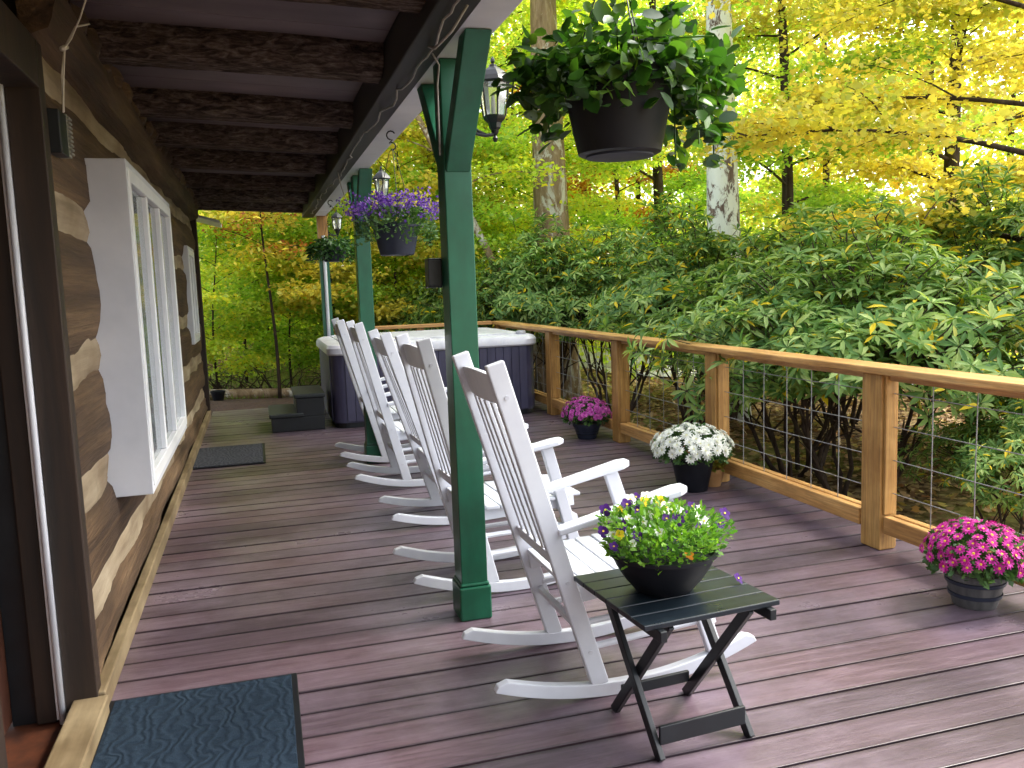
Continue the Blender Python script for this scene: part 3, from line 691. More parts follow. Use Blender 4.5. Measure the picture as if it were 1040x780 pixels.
def ribbed(root):
    pt = MB().lathe(pot_profile(.09,.128,.15), 28).build('pot', M['blueplastic'], root, smooth='auto')
    for z in (.04,.07,.10): 
        r_ = .09+.038*z/.15; MB().lathe([(r_,z),(r_+.006,z+.003),(r_+.006,z+.010),(r_+.002,z+.013)], 28).build('hoop', M['plastic'], pt, smooth='auto')
    MB().lathe([(.115,.11),(.115,.13)], 20).build('soil', M['soil'], root)
mum('potted_chrysanthemum', 'magenta chrysanthemum in a grey barrel pot on the deck near the right edge', (3.01,2.98,0), None, barrel, 95, .205, .155, .225, me_mag, .028)
mum('potted_chrysanthemum', 'white chrysanthemum in a plain black pot standing near the railing', (2.90,5.38,0), None, blacksq, 98, .27, .16, .30, me_white, .043, 1100)
mum('potted_chrysanthemum', 'pink chrysanthemum in a small ribbed slate pot, farthest one on the deck', (2.98,7.62,0), None, ribbed, 90, .225, .15, .235, me_pink, .035)
# little clay pot behind the white mum
cp = thing('potted_plant', 'small clay pot of yellowing foliage tucked behind the white chrysanthemum', 'potted plant', (3.02,5.70-.16+.02,0))
cp.location = (3.085,5.43,0)
MB().lathe(pot_profile(.06,.085,.13), 24).build('pot', M['clay'], cp, smooth='auto')
n = 260; d = rdir(n); d[:,2] = np.abs(d[:,2]); P = d*rng.uniform(.3,1,(n,1))*np.array([[.11,.11,.12]])+np.array([[0,0,.13]])
leaves('foliage', leafmat('yellowing_leaves', [(0,(.18,.22,.03)),(.6,(.34,.32,.05)),(1,(.46,.30,.05))], .3), P, unit(d+rdir(n)*.6), rdir(n), rng.uniform(.03,.05,n), .5, LOBED, cp)

# bowl of pansies on the table
bw = thing('pansy_bowl', 'wide black bowl overflowing with green leaves and purple, yellow and white pansies', 'flower bowl', (1.235,2.50,TH+.0005))
MB().lathe([(.085,0),(.095,.006),(.128,.045),(.155,.088),(.172,.125),(.180,.126),(.181,.138),(.170,.138),(.160,.12)], 40).build('bowl', M['plastic'], bw, smooth='auto')
MB().lathe([(.150,.08),(.155,.118)], 24).build('soil', M['soil'], bw)
n = 2000; a = rng.uniform(0, 2*np.pi, n); rr_ = np.sqrt(rng.uniform(0,1,n)); zz = rng.uniform(0,1,n)
flare = .172+.05*zz
P = np.stack([rr_*flare*np.cos(a), rr_*flare*np.sin(a), .115+zz**.8*.175*(1-.42*rr_**2)], 1)
P[:,0] += .01*np.sin(P[:,2]*40); D = unit(np.stack([np.cos(a)*rr_, np.sin(a)*rr_, .35+.5*zz],1)+rdir(n)*.75); N = unit(np.array([[0,0,1.0]])+rdir(n)*.8)
leaves('foliage', M['leaf_pansy'], P, D, N, rng.uniform(.016,.034,n), rng.uniform(.4,.6,n), LOBED, bw)
g = MB()
def pansy_mesh(name, c1, c2, eye):
    vs = []; fs = []; mi = []
    for k, (a, L, m_) in enumerate(((90-36,.9,0),(90+36,.9,0),(180+12,.8,1),(-12,.8,1),(270,1.0,1))):
        a = R(a); b0 = len(vs); ca, sa = math.cos(a), math.sin(a)
        pl = [(.0,0),(.35,.34),(.7,.46),(.98,.25),(1.05,0),(.98,-.25),(.7,-.46),(.35,-.34)]
        for (u, v_) in pl: 
            x, y_ = u*L, v_*L; vs.append((x*ca-y_*sa, x*sa+y_*ca, .03*k+(.10*u*u)))
        fs.append(tuple(range(b0, b0+8))); mi.append(m_)
    b0 = len(vs)
    for k in range(6): vs.append((.17*math.cos(k*math.pi/3), .17*math.sin(k*math.pi/3), .17))
    fs.append(tuple(range(b0,b0+6))); mi.append(2)
    me = bpy.data.meshes.new(name); me.from_pydata(vs, [], fs)
    for m_ in (c1, c2, eye): me.materials.append(m_)
    for i, p in enumerate(me.polygons): p.material_index = mi[i]
    return me
pm = {'v': pansy_mesh('violet_pansy', M['pviolet'], M['pviolet'], M['yel']), 'y': pansy_mesh('yellow_pansy', M['pyellow'], M['pyellow'], M['porange']),
      'w': pansy_mesh('white_pansy', M['whitep'], M['whitep'], M['yel']), 'o': pansy_mesh('orange_pansy', M['porange'], M['porange'], M['pviolet'])}
lab = {'v':'violet','y':'yellow','w':'white','o':'orange'}
# (x, y, z) in the bowl, colour, size
spec = [(-.16,.10,.26,'v',.024),(-.08,.02,.27,'v',.022),(-.21,.0,.22,'v',.022),(.14,.06,.25,'v',.02),(.09,-.08,.22,'v',.018),(-.06,.12,.28,'w',.024),(.0,.12,.285,'w',.022),(.12,.0,.24,'w',.022),(-.12,.0,.25,'w',.02),(.23,.0,.23,'v',.024),(-.02,.16,.275,'v',.02),(-.19,.05,.20,'v',.020),(-.155,-.02,.235,'v',.024),(-.20,-.06,.185,'v',.018),(-.11,.04,.225,'v',.022),(-.115,-.05,.205,'v',.022),(-.135,.12,.19,'v',.02),
        (.10,.02,.235,'v',.018),(.20,-.02,.205,'v',.024),(.225,.03,.19,'v',.014),(.0,-.10,.19,'v',.015),(-.05,-.12,.18,'v',.015),(.045,.10,.25,'v',.015),
        (-.02,.09,.275,'y',.022),(.04,.10,.27,'y',.024),(.06,.06,.255,'y',.020),(.10,.10,.245,'v',.022),(-.10,.12,.25,'y',.015),(-.17,-.04,.215,'y',.018),(.13,-.04,.225,'w',.024),(-.05,-.08,.22,'w',.022),(.17,.06,.235,'w',.02),(-.09,.08,.275,'v',.026),(.03,-.06,.245,'v',.022),(.05,.0,.235,'v',.020),(.08,.15,.24,'y',.018),
        (-.02,.02,.250,'w',.024),(.04,.05,.258,'w',.026),(.075,.03,.25,'w',.022),(-.07,.0,.235,'w',.018),(-.175,.0,.205,'w',.02),(-.14,-.07,.19,'w',.016),
        (.0,-.03,.245,'v',.020),(.02,-.145,.155,'o',.018),(-.03,.14,.24,'o',.015)]
for x, y, z, k, s in spec:
    o = place_bloom(pm[k], 'flower', (x,y,z), (x*1.2-.1, y*.6-1.0, .75+random.uniform(-.3,.3)), bw, s, random.uniform(-.4,.4)); o['label'] = lab[k]+' pansy bloom'
    MB().tube([(x*.75,y*.75,max(.12,z-.09)),(x*.9,y*.9,z-.04),(x,y,z)], .0012, 4).build('flower_stem', M['leaf_pansy'], bw)
fp = bpy.data.objects.new('fallen_bloom', pm['v'].copy()); col.objects.link(fp); fp.location = (1.52,2.545,TH+.012); fp.scale = (.021,.021,.021); fp.rotation_euler = (R(55),0,R(30))
tag(fp, 'dark violet pansy bloom dangling over the table top beside the bowl', 'flower')
fp.location = (1.485,2.45,TH+.018)

# ------------------------------------------------------------------ hanging baskets
def hanger(root, H, r_, z0, hookdir=1):
    g = MB()
    for k in range(3):
        a = 2.1*k+.5; g.tube([(r_*math.cos(a), r_*math.sin(a), z0),(.02*math.cos(a), .02*math.sin(a), H-.12),(0,0,H-.10)], .0022, 5)
    g.build('hanger_wires', M['iron'], root)
    pts = [(0,0,H-.115)]
    for t in np.linspace(-math.pi/2, math.pi*.75, 9): pts.append((0+.022*math.cos(t)*hookdir, 0, H-.085+.022*math.sin(t)))
    for t in np.linspace(math.pi*1.6, math.pi*.15, 9): pts.append((-.004+.026*math.cos(t)*hookdir, 0, H-.022+.026*math.sin(t)))
    MB().tube(pts, .0045, 7).build('hook', M['iron'], root, smooth=True)
b1 = thing('hanging_basket', 'large near hanging basket of broad green leaves in a dark tapered pot, top centre', 'hanging basket', (.975,2.20,1.838), 0, 'hanging baskets along the porch beam')
MB().lathe([(.104,0),(.112,.004),(.118,.03),(.150,.185),(.158,.186),(.160,.21),(.150,.21),(.14,.18)], 36).build('pot', M['plastic'], b1, smooth='auto')
MB().lathe([(.07,-.008),(.092,-.006),(.092,0)], 30).build('drip_tray', M['blueplastic'], b1, smooth='auto')
MB().lathe([(.125,.14),(.128,.165)], 20).build('soil', M['soil'], b1)
hanger(b1, .64, .14, .18)
n = 800
a = rng.uniform(0,2*np.pi,n); rr_ = np.sqrt(rng.uniform(.0,1,n)); zz = rng.uniform(0,1,n)
side = np.where(np.cos(a) > 0, 1.25, 1.0)
P = np.stack([rr_*.27*side*np.cos(a), rr_*.22*np.sin(a), .185+.20*zz*(1-.45*rr_)-(rr_>.6)*.15*rng.uniform(0,1,n)], 1)
# trailing stems right, left and front
tr = []
stem = MB()
for (ax, ay, L, cnt) in ((.26,-.05,.24,75),(.21,.08,.21,60),(.30,.04,.10,40),(-.20,-.07,.12,34),(-.24,.03,.10,34),(-.04,-.16,.09,30),(-.13,-.15,.10,36),(.07,-.17,.07,26),(.17,-.13,.19,50),(-.16,.12,.14,34),(.06,.17,.12,22),(-.30,.0,.05,18),(.36,.02,.02,24)):
    t = rng.uniform(0,1,cnt); tr.append(np.stack([ax*.6+ax*.4*np.sqrt(t), ay*.7+ay*.3*t, .20-L*t**1.3],1)+rng.normal(size=(cnt,3))*.022)
    stem.tube([(ax*.4,ay*.4,.18),(ax*.75,ay*.75,.23),(ax*.98,ay*.95,.19),(ax*1.0,ay,.2-L)], .0025, 5)
P = np.concatenate([P]+tr); n = len(P)
out = unit(P*np.array([[1,1,0]])+1e-4); D = unit(out*.8+np.array([[0,0,.15]])+rdir(n)*.9); N = unit(np.array([[0,0,1.0]])+out*.6+rdir(n)*.55)
leaves('foliage', M['leaf_basket'], P+np.array([[0,0,.02]]), D, N, rng.uniform(.028,.066,n), rng.uniform(.5,.72,n), ROUND, b1)
for k in range(16):
    aa = random.uniform(0,6.28); e = random.uniform(.16,.30); stem.tube([(.05*math.cos(aa),.05*math.sin(aa),.17),(e*.6*math.cos(aa),e*.6*math.sin(aa),.27),(e*math.cos(aa),e*math.sin(aa),.25)], .0022, 5)
stem.build('stems', M['leaf_basket'], b1)

b2 = thing('hanging_basket', 'hanging basket of small violet flowers in a slate pot beside the middle green post', 'hanging basket', (.855,5.30,1.70), 0, 'hanging baskets along the porch beam')
MB().lathe([(.098,0),(.104,.004),(.142,.165),(.150,.166),(.152,.19),(.142,.19),(.13,.16)], 32).build('pot', M['blueplastic'], b2, smooth='auto')
MB().lathe([(.125,.14),(.128,.17)], 20).build('soil', M['soil'], b2)
hanger(b2, .74, .145, .185)
n = 1300; a = rng.uniform(0,2*np.pi,n); rr_ = np.sqrt(rng.uniform(0,1,n)); zz = rng.uniform(0,1,n)
P = np.stack([rr_*.24*np.cos(a), rr_*.22*np.sin(a), .18+.12*zz*(1-.5*rr_**2)-(rr_>.75)*.13*rng.uniform(0,1,n)],1); out = unit(P*np.array([[1,1,0]])+1e-4)
leaves('foliage', M['leaf_mum'], P, unit(out+np.array([[0,0,.5]])+rdir(n)*.8), unit(np.array([[0,0,1.0]])+rdir(n)), rng.uniform(.02,.045,n), .45, LOBED, b2)
PP = []
for k in range(62):
    aa = random.uniform(0,6.28); e = random.uniform(.05,.25); x, y = e*math.cos(aa), e*math.sin(aa); top = .29+.06*random.random()-.5*e*e*2
    c_ = 26; t = rng.uniform(0,1,c_); PP.append(np.stack([x+(x*.45)*t, y+(y*.45)*t, top-.05+.11*t],1)+rng.normal(size=(c_,3))*.011)
P = np.concatenate(PP); n = len(P)
leaves('blossoms', M['purple'], P, rdir(n), rdir(n), rng.uniform(.012,.022,n), .9, DIAMOND, b2, 'stuff')

b3 = thing('hanging_basket', 'small far hanging basket of dark green trailing leaves by the farthest post', 'hanging basket', (.83,9.35,1.80), 0, 'hanging baskets along the porch beam')
MB().lathe([(.09,0),(.10,.006),(.14,.14),(.148,.145),(.148,.16),(.13,.15)], 24).build('pot', M['blueplastic'], b3, smooth='auto')
hanger(b3, .64, .14, .16)
n = 900; a = rng.uniform(0,2*np.pi,n); rr_ = np.sqrt(rng.uniform(0,1,n)); zz = rng.uniform(0,1,n)
P = np.stack([rr_*.25*np.cos(a), rr_*.23*np.sin(a), .15+.13*zz*(1-.5*rr_)-(rr_>.6)*.16*rng.uniform(0,1,n)],1); out = unit(P*np.array([[1,1,0]])+1e-4)
leaves('foliage', M['leaf_fern'], P, unit(out+rdir(n)*.6+np.array([[0,0,-.2]])), unit(np.array([[0,0,1.0]])+rdir(n)*.7), rng.uniform(.04,.08,n), .4, LONG, b3)

# ------------------------------------------------------------------ lanterns on the posts
def make_lantern():
    root = thing('wall_lantern', '', 'lantern', (0,0,0), 0, 'black coach lanterns on the porch posts')
    MB().lathe([(.018,-.105),(.026,-.095),(.030,-.075),(.046,-.06),(.05,-.052),(.052,-.045)], 6).lathe([(.006,-.155),(.013,-.14),(.006,-.128),(.014,-.118),(.018,-.106)], 10).build('base', M['iron'], root)
    MB().lathe([(.080,.092),(.084,.098),(.072,.118),(.048,.142),(.026,.158),(.018,.162),(.018,.17),(.004,.176)], 6).lathe([(.005,.176),(.010,.184),(.010,.192),(.003,.205)], 8).build('roof', M['iron'], root)
    g = MB()
    for k in range(6):
        a = 2*math.pi*(k+.5)/6; g.tube([(.050*math.cos(a),.050*math.sin(a),-.047),(.068*math.cos(a),.068*math.sin(a),.093)], .0042, 5)
    g.build('cage', M['iron'], root)
    MB().lathe([(.045,-.044),(.062,.09)], 6).build('glass', M['lglass'], root)
    MB().lathe([(.010,-.044),(.010,.01),(.007,.03),(.003,.05)], 10).build('candle', M['cord'], root, smooth=True)
    g = MB(); pts = [(-.115,0,-.115),(-.08,0,-.122),(-.045,0,-.128),(-.015,0,-.125),(0,0,-.112)]
    g.tube(pts, .008, 8); g.tube([(-.11,0,-.085),(-.075,0,-.11),(-.04,0,-.125)], .006, 6); g.build('bracket', M['iron'], root, smooth=True)
    MB().box((-.125,-.03,-.155),(-.112,.03,-.06)).build('back_plate', M['iron'], root, bevel=.004)
    return root
ln = make_lantern()
for i, (loc, lb) in enumerate([((1.052,3.70,2.275),'near black glass coach lantern mounted on the nearest green post'),
                               ((1.095,7.44,2.33),'black coach lantern partly hidden behind the basket of violet flowers'),
                               ((1.075,11.40,2.33),'small far black coach lantern above the dark green hanging basket')]):
    o = ln if i == 0 else copy_tree(ln); o.location = loc; o['label'] = lb

# ------------------------------------------------------------------ wires and small boxes
def wob(pts, amp, n, seed):
    rr_ = random.Random(seed); out = []
    for i in range(len(pts)-1):
        for k in range(n):
            t = k/n; p = Vector(pts[i]).lerp(Vector(pts[i+1]), t)
            out.append(p+Vector((rr_.uniform(-amp,amp), rr_.uniform(-amp,amp), -abs(rr_.uniform(0,amp))-.02*math.sin(math.pi*t))))
    out.append(Vector(pts[-1])); return out
g = MB(); yy = 1.4; pl = []
while yy < 11.3: pl.append((.70+.02*math.sin(yy*2), yy, 2.432)); yy += .55
g.tube(wob(pl, .012, 5, 3), .0045, 6)
g.tube([(.745,3.50,2.43),(.775,3.52,2.39),(.782,3.6,2.33),(.785,3.62,2.2),(.787,3.63,2.05)], .004, 6)
g.tube([(.745,2.9,2.432),(.70,2.95,2.36),(.67,3.1,2.34),(.69,3.3,2.40),(.72,3.42,2.432)], .0045, 6)
g.tube([(.70,7.1,2.432),(.73,7.2,2.34),(.76,7.3,2.28),(.80,7.36,2.2)], .0045, 6)
c_ = g.build('string_light_cable', M['cable'], smooth=True); tag(c_, 'thin grey cable looping along the brown inside beam of the porch roof', 'cable')
g = MB(); 
ub = thing('wall_fixture', 'small black box with a ridged grey cover high on the log wall by the door', 'wall fixture', (-.655,3.45,2.08))
MB().box((.0,-.10,-.075),(.05,.02,.075)).build('housing', M['black'], ub, bevel=.004)
g = MB().box((.012,.022,-.07),(.05,.075,.08))
for k in range(9): g.box((.05,.028,-.062+k*.0155),(.060,.072,-.054+k*.0155))
g.build('ridged_cover', surf('ridged_grey', [(.3,(.16,.16,.13)),(.7,(.30,.29,.25))], (30,30,30), .7, .3, .003), ub, bevel=.002)
g = MB(); g.tube([(-.60,3.40,2.15),(-.588,3.39,2.26),(-.57,3.36,2.36),(-.53,3.36,2.43),(-.50,3.46,2.47)], .0035, 6); g.tube([(-.60,3.415,2.155),(-.60,3.43,2.28),(-.575,3.38,2.36),(-.54,3.32,2.38),(-.50,3.28,2.44),(-.46,3.2,2.49)], .003, 6); g.tube([(-.578,3.35,2.352),(-.566,3.375,2.366)], .009, 8)
tag(g.build('power_cord', M['cord'], smooth=True), 'pale looped cord hanging from the ceiling down to the black fixture', 'cord')
sp_ = thing('outdoor_speaker', 'small black box fixed to the left side of the nearest green post at half height', 'speaker', (.775,3.80,1.56))
MB().box((-.035,-.045,-.065),(.026,.045,.065)).build('housing', M['black'], sp_, bevel=.006)
MB().box((-.036,-.052,-.055),(.022,-.046,.055)).build('grille', M['iron'], sp_, bevel=.002)

# ------------------------------------------------------------------ door mats
def doormat(label, loc, w_, l_, mt, rz=0):
    root = thing('door_mat', label, 'door mat', loc, rz, 'door mats by the cabin wall')
    g = MB(); n = 14
    MB().box((-w_/2,-l_/2,.002),(w_/2,l_/2,.009)).build('edging', M['plastic'], root, bevel=.003)
    MB().box((-w_/2+.022,-l_/2+.022,.0095),(w_/2-.022,l_/2-.022,.016)).build('pile', mt, root, bevel=.003)
doormat('large dark blue embossed door mat in the foreground by the near door', (-.285,2.78,0), .68, 1.14, M['mat'], R(-.5))
doormat('plain grey door mat farther down the porch', (-.325,8.28,0), .64, 1.02, M['mat2'])

# ------------------------------------------------------------------ hot tub and steps
tub = thing('hot_tub', 'square hot tub with slatted purple-grey cabinet and pale marbled rim', 'hot tub', (1.90,10.27,0))
def rrect(hx_, hy_, r_, n=6):
    out = []
    for cx_, cy_, a0 in ((hx_-r_,hy_-r_,0),(-hx_+r_,hy_-r_,90),(-hx_+r_,-hy_+r_,180),(hx_-r_,-hy_+r_,270)):
        for k in range(n+1):
            a = R(a0+90*k/n); out.append((cx_+r_*math.cos(a), cy_+r_*math.sin(a)))
    return out
def loft(rings, n):
    g = MB()
    for rg, z in rings: g.v += [(p[0],p[1],z) for p in rg]
    for i in range(len(rings)-1):
        for k in range(n): g.f.append((i*n+k, i*n+(k+1)%n, (i+1)*n+(k+1)%n, (i+1)*n+k))
    g.f.append(tuple(reversed(range(n)))); g.f.append(tuple(range((len(rings)-1)*n, len(rings)*n))); return g
HX, HYt = 1.19, .93
nr = len(rrect(1,1,.2))
loft([(rrect(HX-.05,HYt-.05,.14),.001),(rrect(HX-.05,HYt-.05,.14),.055)], nr).build('base', M['black'], tub)
loft([(rrect(HX-.03,HYt-.03,.15),.056),(rrect(HX-.03,HYt-.03,.15),.795)], nr).build('cabinet', M['tubcab'], tub, smooth='auto')
# vertical slats on the cabinet
for sgn, axis in ((-1,'y'),(1,'y'),(-1,'x'),(1,'x')):
    L = (HX if axis == 'y' else HYt)-.17; k = -L; g = MB()
    while k < L-.05:
        if axis == 'y': g.box((k,sgn*(HYt-.029),.07),(k+.088,sgn*(HYt-.018),.79))
        else: g.box((sgn*(HX-.029),k,.07),(sgn*(HX-.018),k+.088,.79))
        k += .094
    g.build('slat_panel', M['tubcab'], tub, bevel=.003)
loft([(rrect(HX-.005,HYt-.005,.17),.797),(rrect(HX+.012,HYt+.012,.18),.815),(rrect(HX+.012,HYt+.012,.18),.872),(rrect(HX-.01,HYt-.01,.17),.905),(rrect(HX-.06,HYt-.06,.15),.922),(rrect(HX-.14,HYt-.14,.12),.924)], nr).build('shell_rim', M['tubshell'], tub, smooth='auto')
loft([(rrect(HX-.16,HYt-.16,.12),.9245),(rrect(HX-.16,HYt-.16,.12),.935),(rrect(HX-.2,HYt-.2,.12),.944)], nr).build('cover', M['tubshell'], tub, smooth='auto')
MB().lathe([(.055,.924),(.06,.93),(.055,.958),(.03,.965)], 20, (1.02,-.78,0)).build('valve_cap', surf('cap_grey', [(.3,(.3,.3,.33)),(.7,(.4,.4,.43))], (9,9,9), .4, 0), tub, smooth='auto')
st = thing('tub_steps', 'dark two-tread plastic step unit leading up to the hot tub', 'steps', (.06,9.42,0))
def trd(x0, x1, z0, z1, nm):
    MB().box((x0,0,z1-.045),(x1,.86,z1)).build(nm, M['step'], st, bevel=.012)
trd(0,.36,0,.20,'tread'); trd(.27,.60,.2,.40,'tread')
MB().box((.02,.02,.002),(.58,.84,.154)).box((.29,.02,.155),(.585,.84,.354)).build('riser_box', M['black'], st, bevel=.006)

# brush pile and a fallen log beyond the mulch
g = MB(); rb = random.Random(44)
for k in range(150):
    x, y = rb.uniform(-2.6,2.4), rb.uniform(14.0,15.2); a = rb.uniform(0,6.28); L = rb.uniform(.3,.9); h = rb.uniform(.05,.55)
    z0 = gz(x,y); g.tube([(x,y,z0+.02),(x+math.cos(a)*L*.5,y+math.sin(a)*L*.5,z0+h*.7+.02),(x+math.cos(a+.3)*L,y+math.sin(a+.3)*L,z0+h)], [.012,.008,.004], 5)
tag(g.build('brush_pile', M['stem'], smooth=True), 'tangle of bare brown brush at the edge of the wood past the porch end', 'brush', kind='stuff')
g = MB(); g.tube([(-1.9,13.75,gz(-1.9,13.75)+.07),(-.9,13.9,gz(-.9,13.9)+.09),(.4,13.85,gz(.4,13.85)+.09),(1.5,14.05,gz(1.5,14.05)+.07)], [.075,.085,.08,.06], 12)
tag(g.build('fallen_log', M['bark_pale'], smooth='auto'), 'long weathered log lying on the ground just beyond the mulch bed', 'log')
# small things beyond the deck end
p_ = thing('plant_pot', 'tiny dark plant pot standing in the mulch beyond the deck end', 'plant pot', (-.62,13.3,gz(-.62,13.3)+.05))
MB().lathe(pot_profile(.07,.10,.16), 18).build('pot', M['plastic'], p_, smooth='auto')

# ------------------------------------------------------------------ trees
def bezier(p0, p1, p2, n):
    return [p0*(1-t)**2+p1*2*t*(1-t)+p2*t*t for t in np.linspace(0,1,n)]
def tree_mesh(seed, h, r0, bm_, lm, zlo, crown_r, nlimb, nsub, nleaf, leafsize, flat=.35, lean=(0,0), tpl=DIAMOND, sig=.28, bend=.15, up=.35, trunkn=10):
    """returns trunk MB and crown leaf arrays: tapered bent trunk, limbs, twigs, leaf sprays round the twigs"""
    rr_ = random.Random(seed); g_ = np.random.default_rng(seed)
    T = MB(); n = 12; path = []
    for i in range(n+1):
        t = i/n; path.append(np.array([lean[0]*t+bend*math.sin(t*4+seed)*t, lean[1]*t+bend*math.cos(t*3.3+seed*2)*t, h*t-.25*(i == 0)]))
    rad = [r0*(1.22 if i == 0 else 1)*(1-.80*i/n) for i in range(n+1)]
    T.tube(path, rad, trunkn)
    LP = []
    for k in range(nlimb):
        t = zlo/h+(1-zlo/h)*(k+.5)/nlimb*.97; ii = t*n; i0 = min(n-1, int(ii)); b0 = path[i0]+(path[i0+1]-path[i0])*(ii-i0); rb = r0*(1-.8*t)*.30
        a = k*2.4+rr_.uniform(-.5,.5); env = crown_r*(math.sin(math.pi*min(1,max(.12,(t-zlo/h*.8)/(1.12-zlo/h*.8))))**.6)*rr_.uniform(.7,1.1)
        dr = np.array([math.cos(a), math.sin(a), 0])
        e = b0+dr*env+np.array([0,0,env*up*rr_.uniform(.3,1.3)]); mid = b0+dr*env*.5+np.array([0,0,env*up*.8])
        pts = bezier(b0, mid, e, 8); T.tube(pts, [max(.006,rb*(1-.85*q/7)) for q in range(8)], 6, False)
        for q in range(nsub):
            tt = .25+.75*(q+.5)/nsub; ip = tt*7; i1 = min(6,int(ip)); s0 = pts[i1]+(pts[i1+1]-pts[i1])*(ip-i1)
            aa = a+(1 if q % 2 else -1)*rr_.uniform(.5,1.2); Ls = env*.5*rr_.uniform(.5,1.1)*(1.15-tt*.6)
            s2 = s0+np.array([math.cos(aa)*Ls, math.sin(aa)*Ls, Ls*rr_.uniform(-.15,.35)]); s1 = (s0+s2)/2+np.array([0,0,Ls*.12])
            sp = bezier(s0, s1, s2, 5); T.tube(sp, [max(.003,rb*.35*(1-.8*j/4)) for j in range(5)], 4, False)
            u_ = g_.uniform(.1,1.1,nleaf); ix = np.clip(u_*4,0,3.999); i2 = ix.astype(int); spa = np.array(sp); base = spa[i2]+(spa[i2+1]-spa[i2])*(ix-i2)[:,None]
            LP.append(base+g_.normal(size=(nleaf,3))*np.array([[sig,sig,sig*flat]]))
    P = np.concatenate(LP); m_ = len(P)
    D = g_.normal(size=(m_,3)); D[:,2] = D[:,2]*.4-.25; N = np.array([[0,0,1.0]])+g_.normal(size=(m_,3))*.55
    return T, P, unit(D), unit(N), g_.uniform(.7,1.3,m_)*leafsize
def tree(label, loc, seed, h, r0, bk, lm, group=None, name='deciduous_tree', wr=.7, tpl=DIAMOND, rz=0, **kw):
    root = thing(name, label, 'shrub' if 'shrub' in name else 'tree', loc, rz, group)
    T, P, D, N, L = tree_mesh(seed, h, r0, bk, lm, tpl=tpl, **kw)
    T.build('trunk', bk, root, smooth=True, fix=False)
    leaves('crown', lm, P, D, N, L, wr, tpl, root)
    return root
def pol(deg, D): x, y = math.sin(R(deg))*D, math.cos(R(deg))*D; return (x, y, gz(x, y))
TG = 'trees in the wood beyond the railing'
# two pale trunks behind the rhododendrons
tree('tall straight tree with smooth pale tan bark seen left of the near green basket', pol(19.5,15.0), 3, 12.5, .38, M['bark_pale'], M['leaf_mid'], TG, zlo=6.4, crown_r=3.2, nlimb=9, nsub=6, nleaf=110, leafsize=.10, lean=(-.05,.1), bend=.06, trunkn=18)
tree('tall tree with white lichen blotches on dark bark, right of the near green basket', pol(30.7,12.0), 5, 11, .27, M['bark_lichen'], M['leaf_green'], TG, zlo=6.0, crown_r=3.2, nlimb=9, nsub=6, nleaf=110, leafsize=.10, lean=(-.15,.2), bend=.09, trunkn=18)
tree('slender pale tree leaning left beside the straight tan trunk', pol(19.4,14), 8, 8, .085, M['bark_pale'], M['leaf_mid'], TG, zlo=3.2, crown_r=2.0, nlimb=8, nsub=5, nleaf=80, leafsize=.09, lean=(-3.3,.8), bend=.2)
# yellow maples on the right
tree('bright yellow maple with layered sprays filling the upper right corner', pol(49.5,10.5), 11, 8.5, .16, M['bark_dark'], M['leaf_yellow'], TG, 'maple_tree', .85, LOBED, zlo=1.7, crown_r=4.4, nlimb=24, nsub=9, nleaf=230, leafsize=.072, flat=.22, sig=.26, up=.22)
tree('second yellow maple standing behind and left of the brightest one', pol(43.5,15.5), 12, 9.5, .17, M['bark_dark'], M['leaf_yellow'], TG, 'maple_tree', .85, LOBED, zlo=2.0, crown_r=3.9, nlimb=20, nsub=8, nleaf=220, leafsize=.085, flat=.25, sig=.30, up=.22)
# green tree in the middle right
tree('fresh green tree with thin dark trunk between the lichen trunk and the yellow maples', pol(34.2,14.5), 14, 10, .12, M['bark_dark'], M['leaf_green'], TG, zlo=1.9, crown_r=3.1, nlimb=24, nsub=8, nleaf=210, leafsize=.08, flat=.3, sig=.28, up=.2)
tree('bushy green tree rising above the middle of the rhododendron bank', pol(26.5,19), 15, 11, .15, M['bark_dark'], M['leaf_green'], TG, zlo=2.0, crown_r=3.3, nlimb=20, nsub=8, nleaf=140, leafsize=.11, flat=.35, sig=.32)
tree('yellow-green tree between the nearest green post and the pale tan trunk', pol(15.5,18), 16, 10, .14, M['bark_dark'], M['leaf_mid'], TG, zlo=1.6, crown_r=3.0, nlimb=20, nsub=8, nleaf=140, leafsize=.11, flat=.35, sig=.32)
tree('orange-tinged tree glimpsed between the two nearer green posts', pol(9.5,21), 17, 10, .15, M['bark_dark'], M['leaf_orange'], TG, zlo=1.6, crown_r=2.8, nlimb=15, nsub=6, nleaf=80, leafsize=.12, flat=.4, sig=.35)
tree('tall yellow-green tree behind the violet basket', pol(11.5,16), 18, 9.5, .13, M['bark_dark'], M['leaf_mid'], TG, zlo=1.5, crown_r=2.5, nlimb=18, nsub=7, nleaf=110, leafsize=.10, flat=.35, sig=.3)
tree('soft green tree straight beyond the end of the porch', pol(0.6,20), 19, 8.5, .05, M['bark_dark'], M['leaf_mid'], TG, zlo=1.1, crown_r=3.0, nlimb=20, nsub=8, nleaf=140, leafsize=.11, flat=.3, sig=.32)
tree('low green sapling in front of the woods at the porch end', pol(-.9,16.5), 20, 4.2, .03, M['bark_dark'], M['leaf_green'], TG, zlo=.5, crown_r=1.6, nlimb=16, nsub=6, nleaf=90, leafsize=.085, flat=.3, sig=.2)
tree('small sparse reddish maple standing beyond the porch end', pol(1.1,13.6), 21, 3.9, .03, M['bark_dark'], M['leaf_red'], TG, 'maple_tree', zlo=2.1, crown_r=.75, nlimb=9, nsub=5, nleaf=26, leafsize=.06, flat=.3, sig=.2)
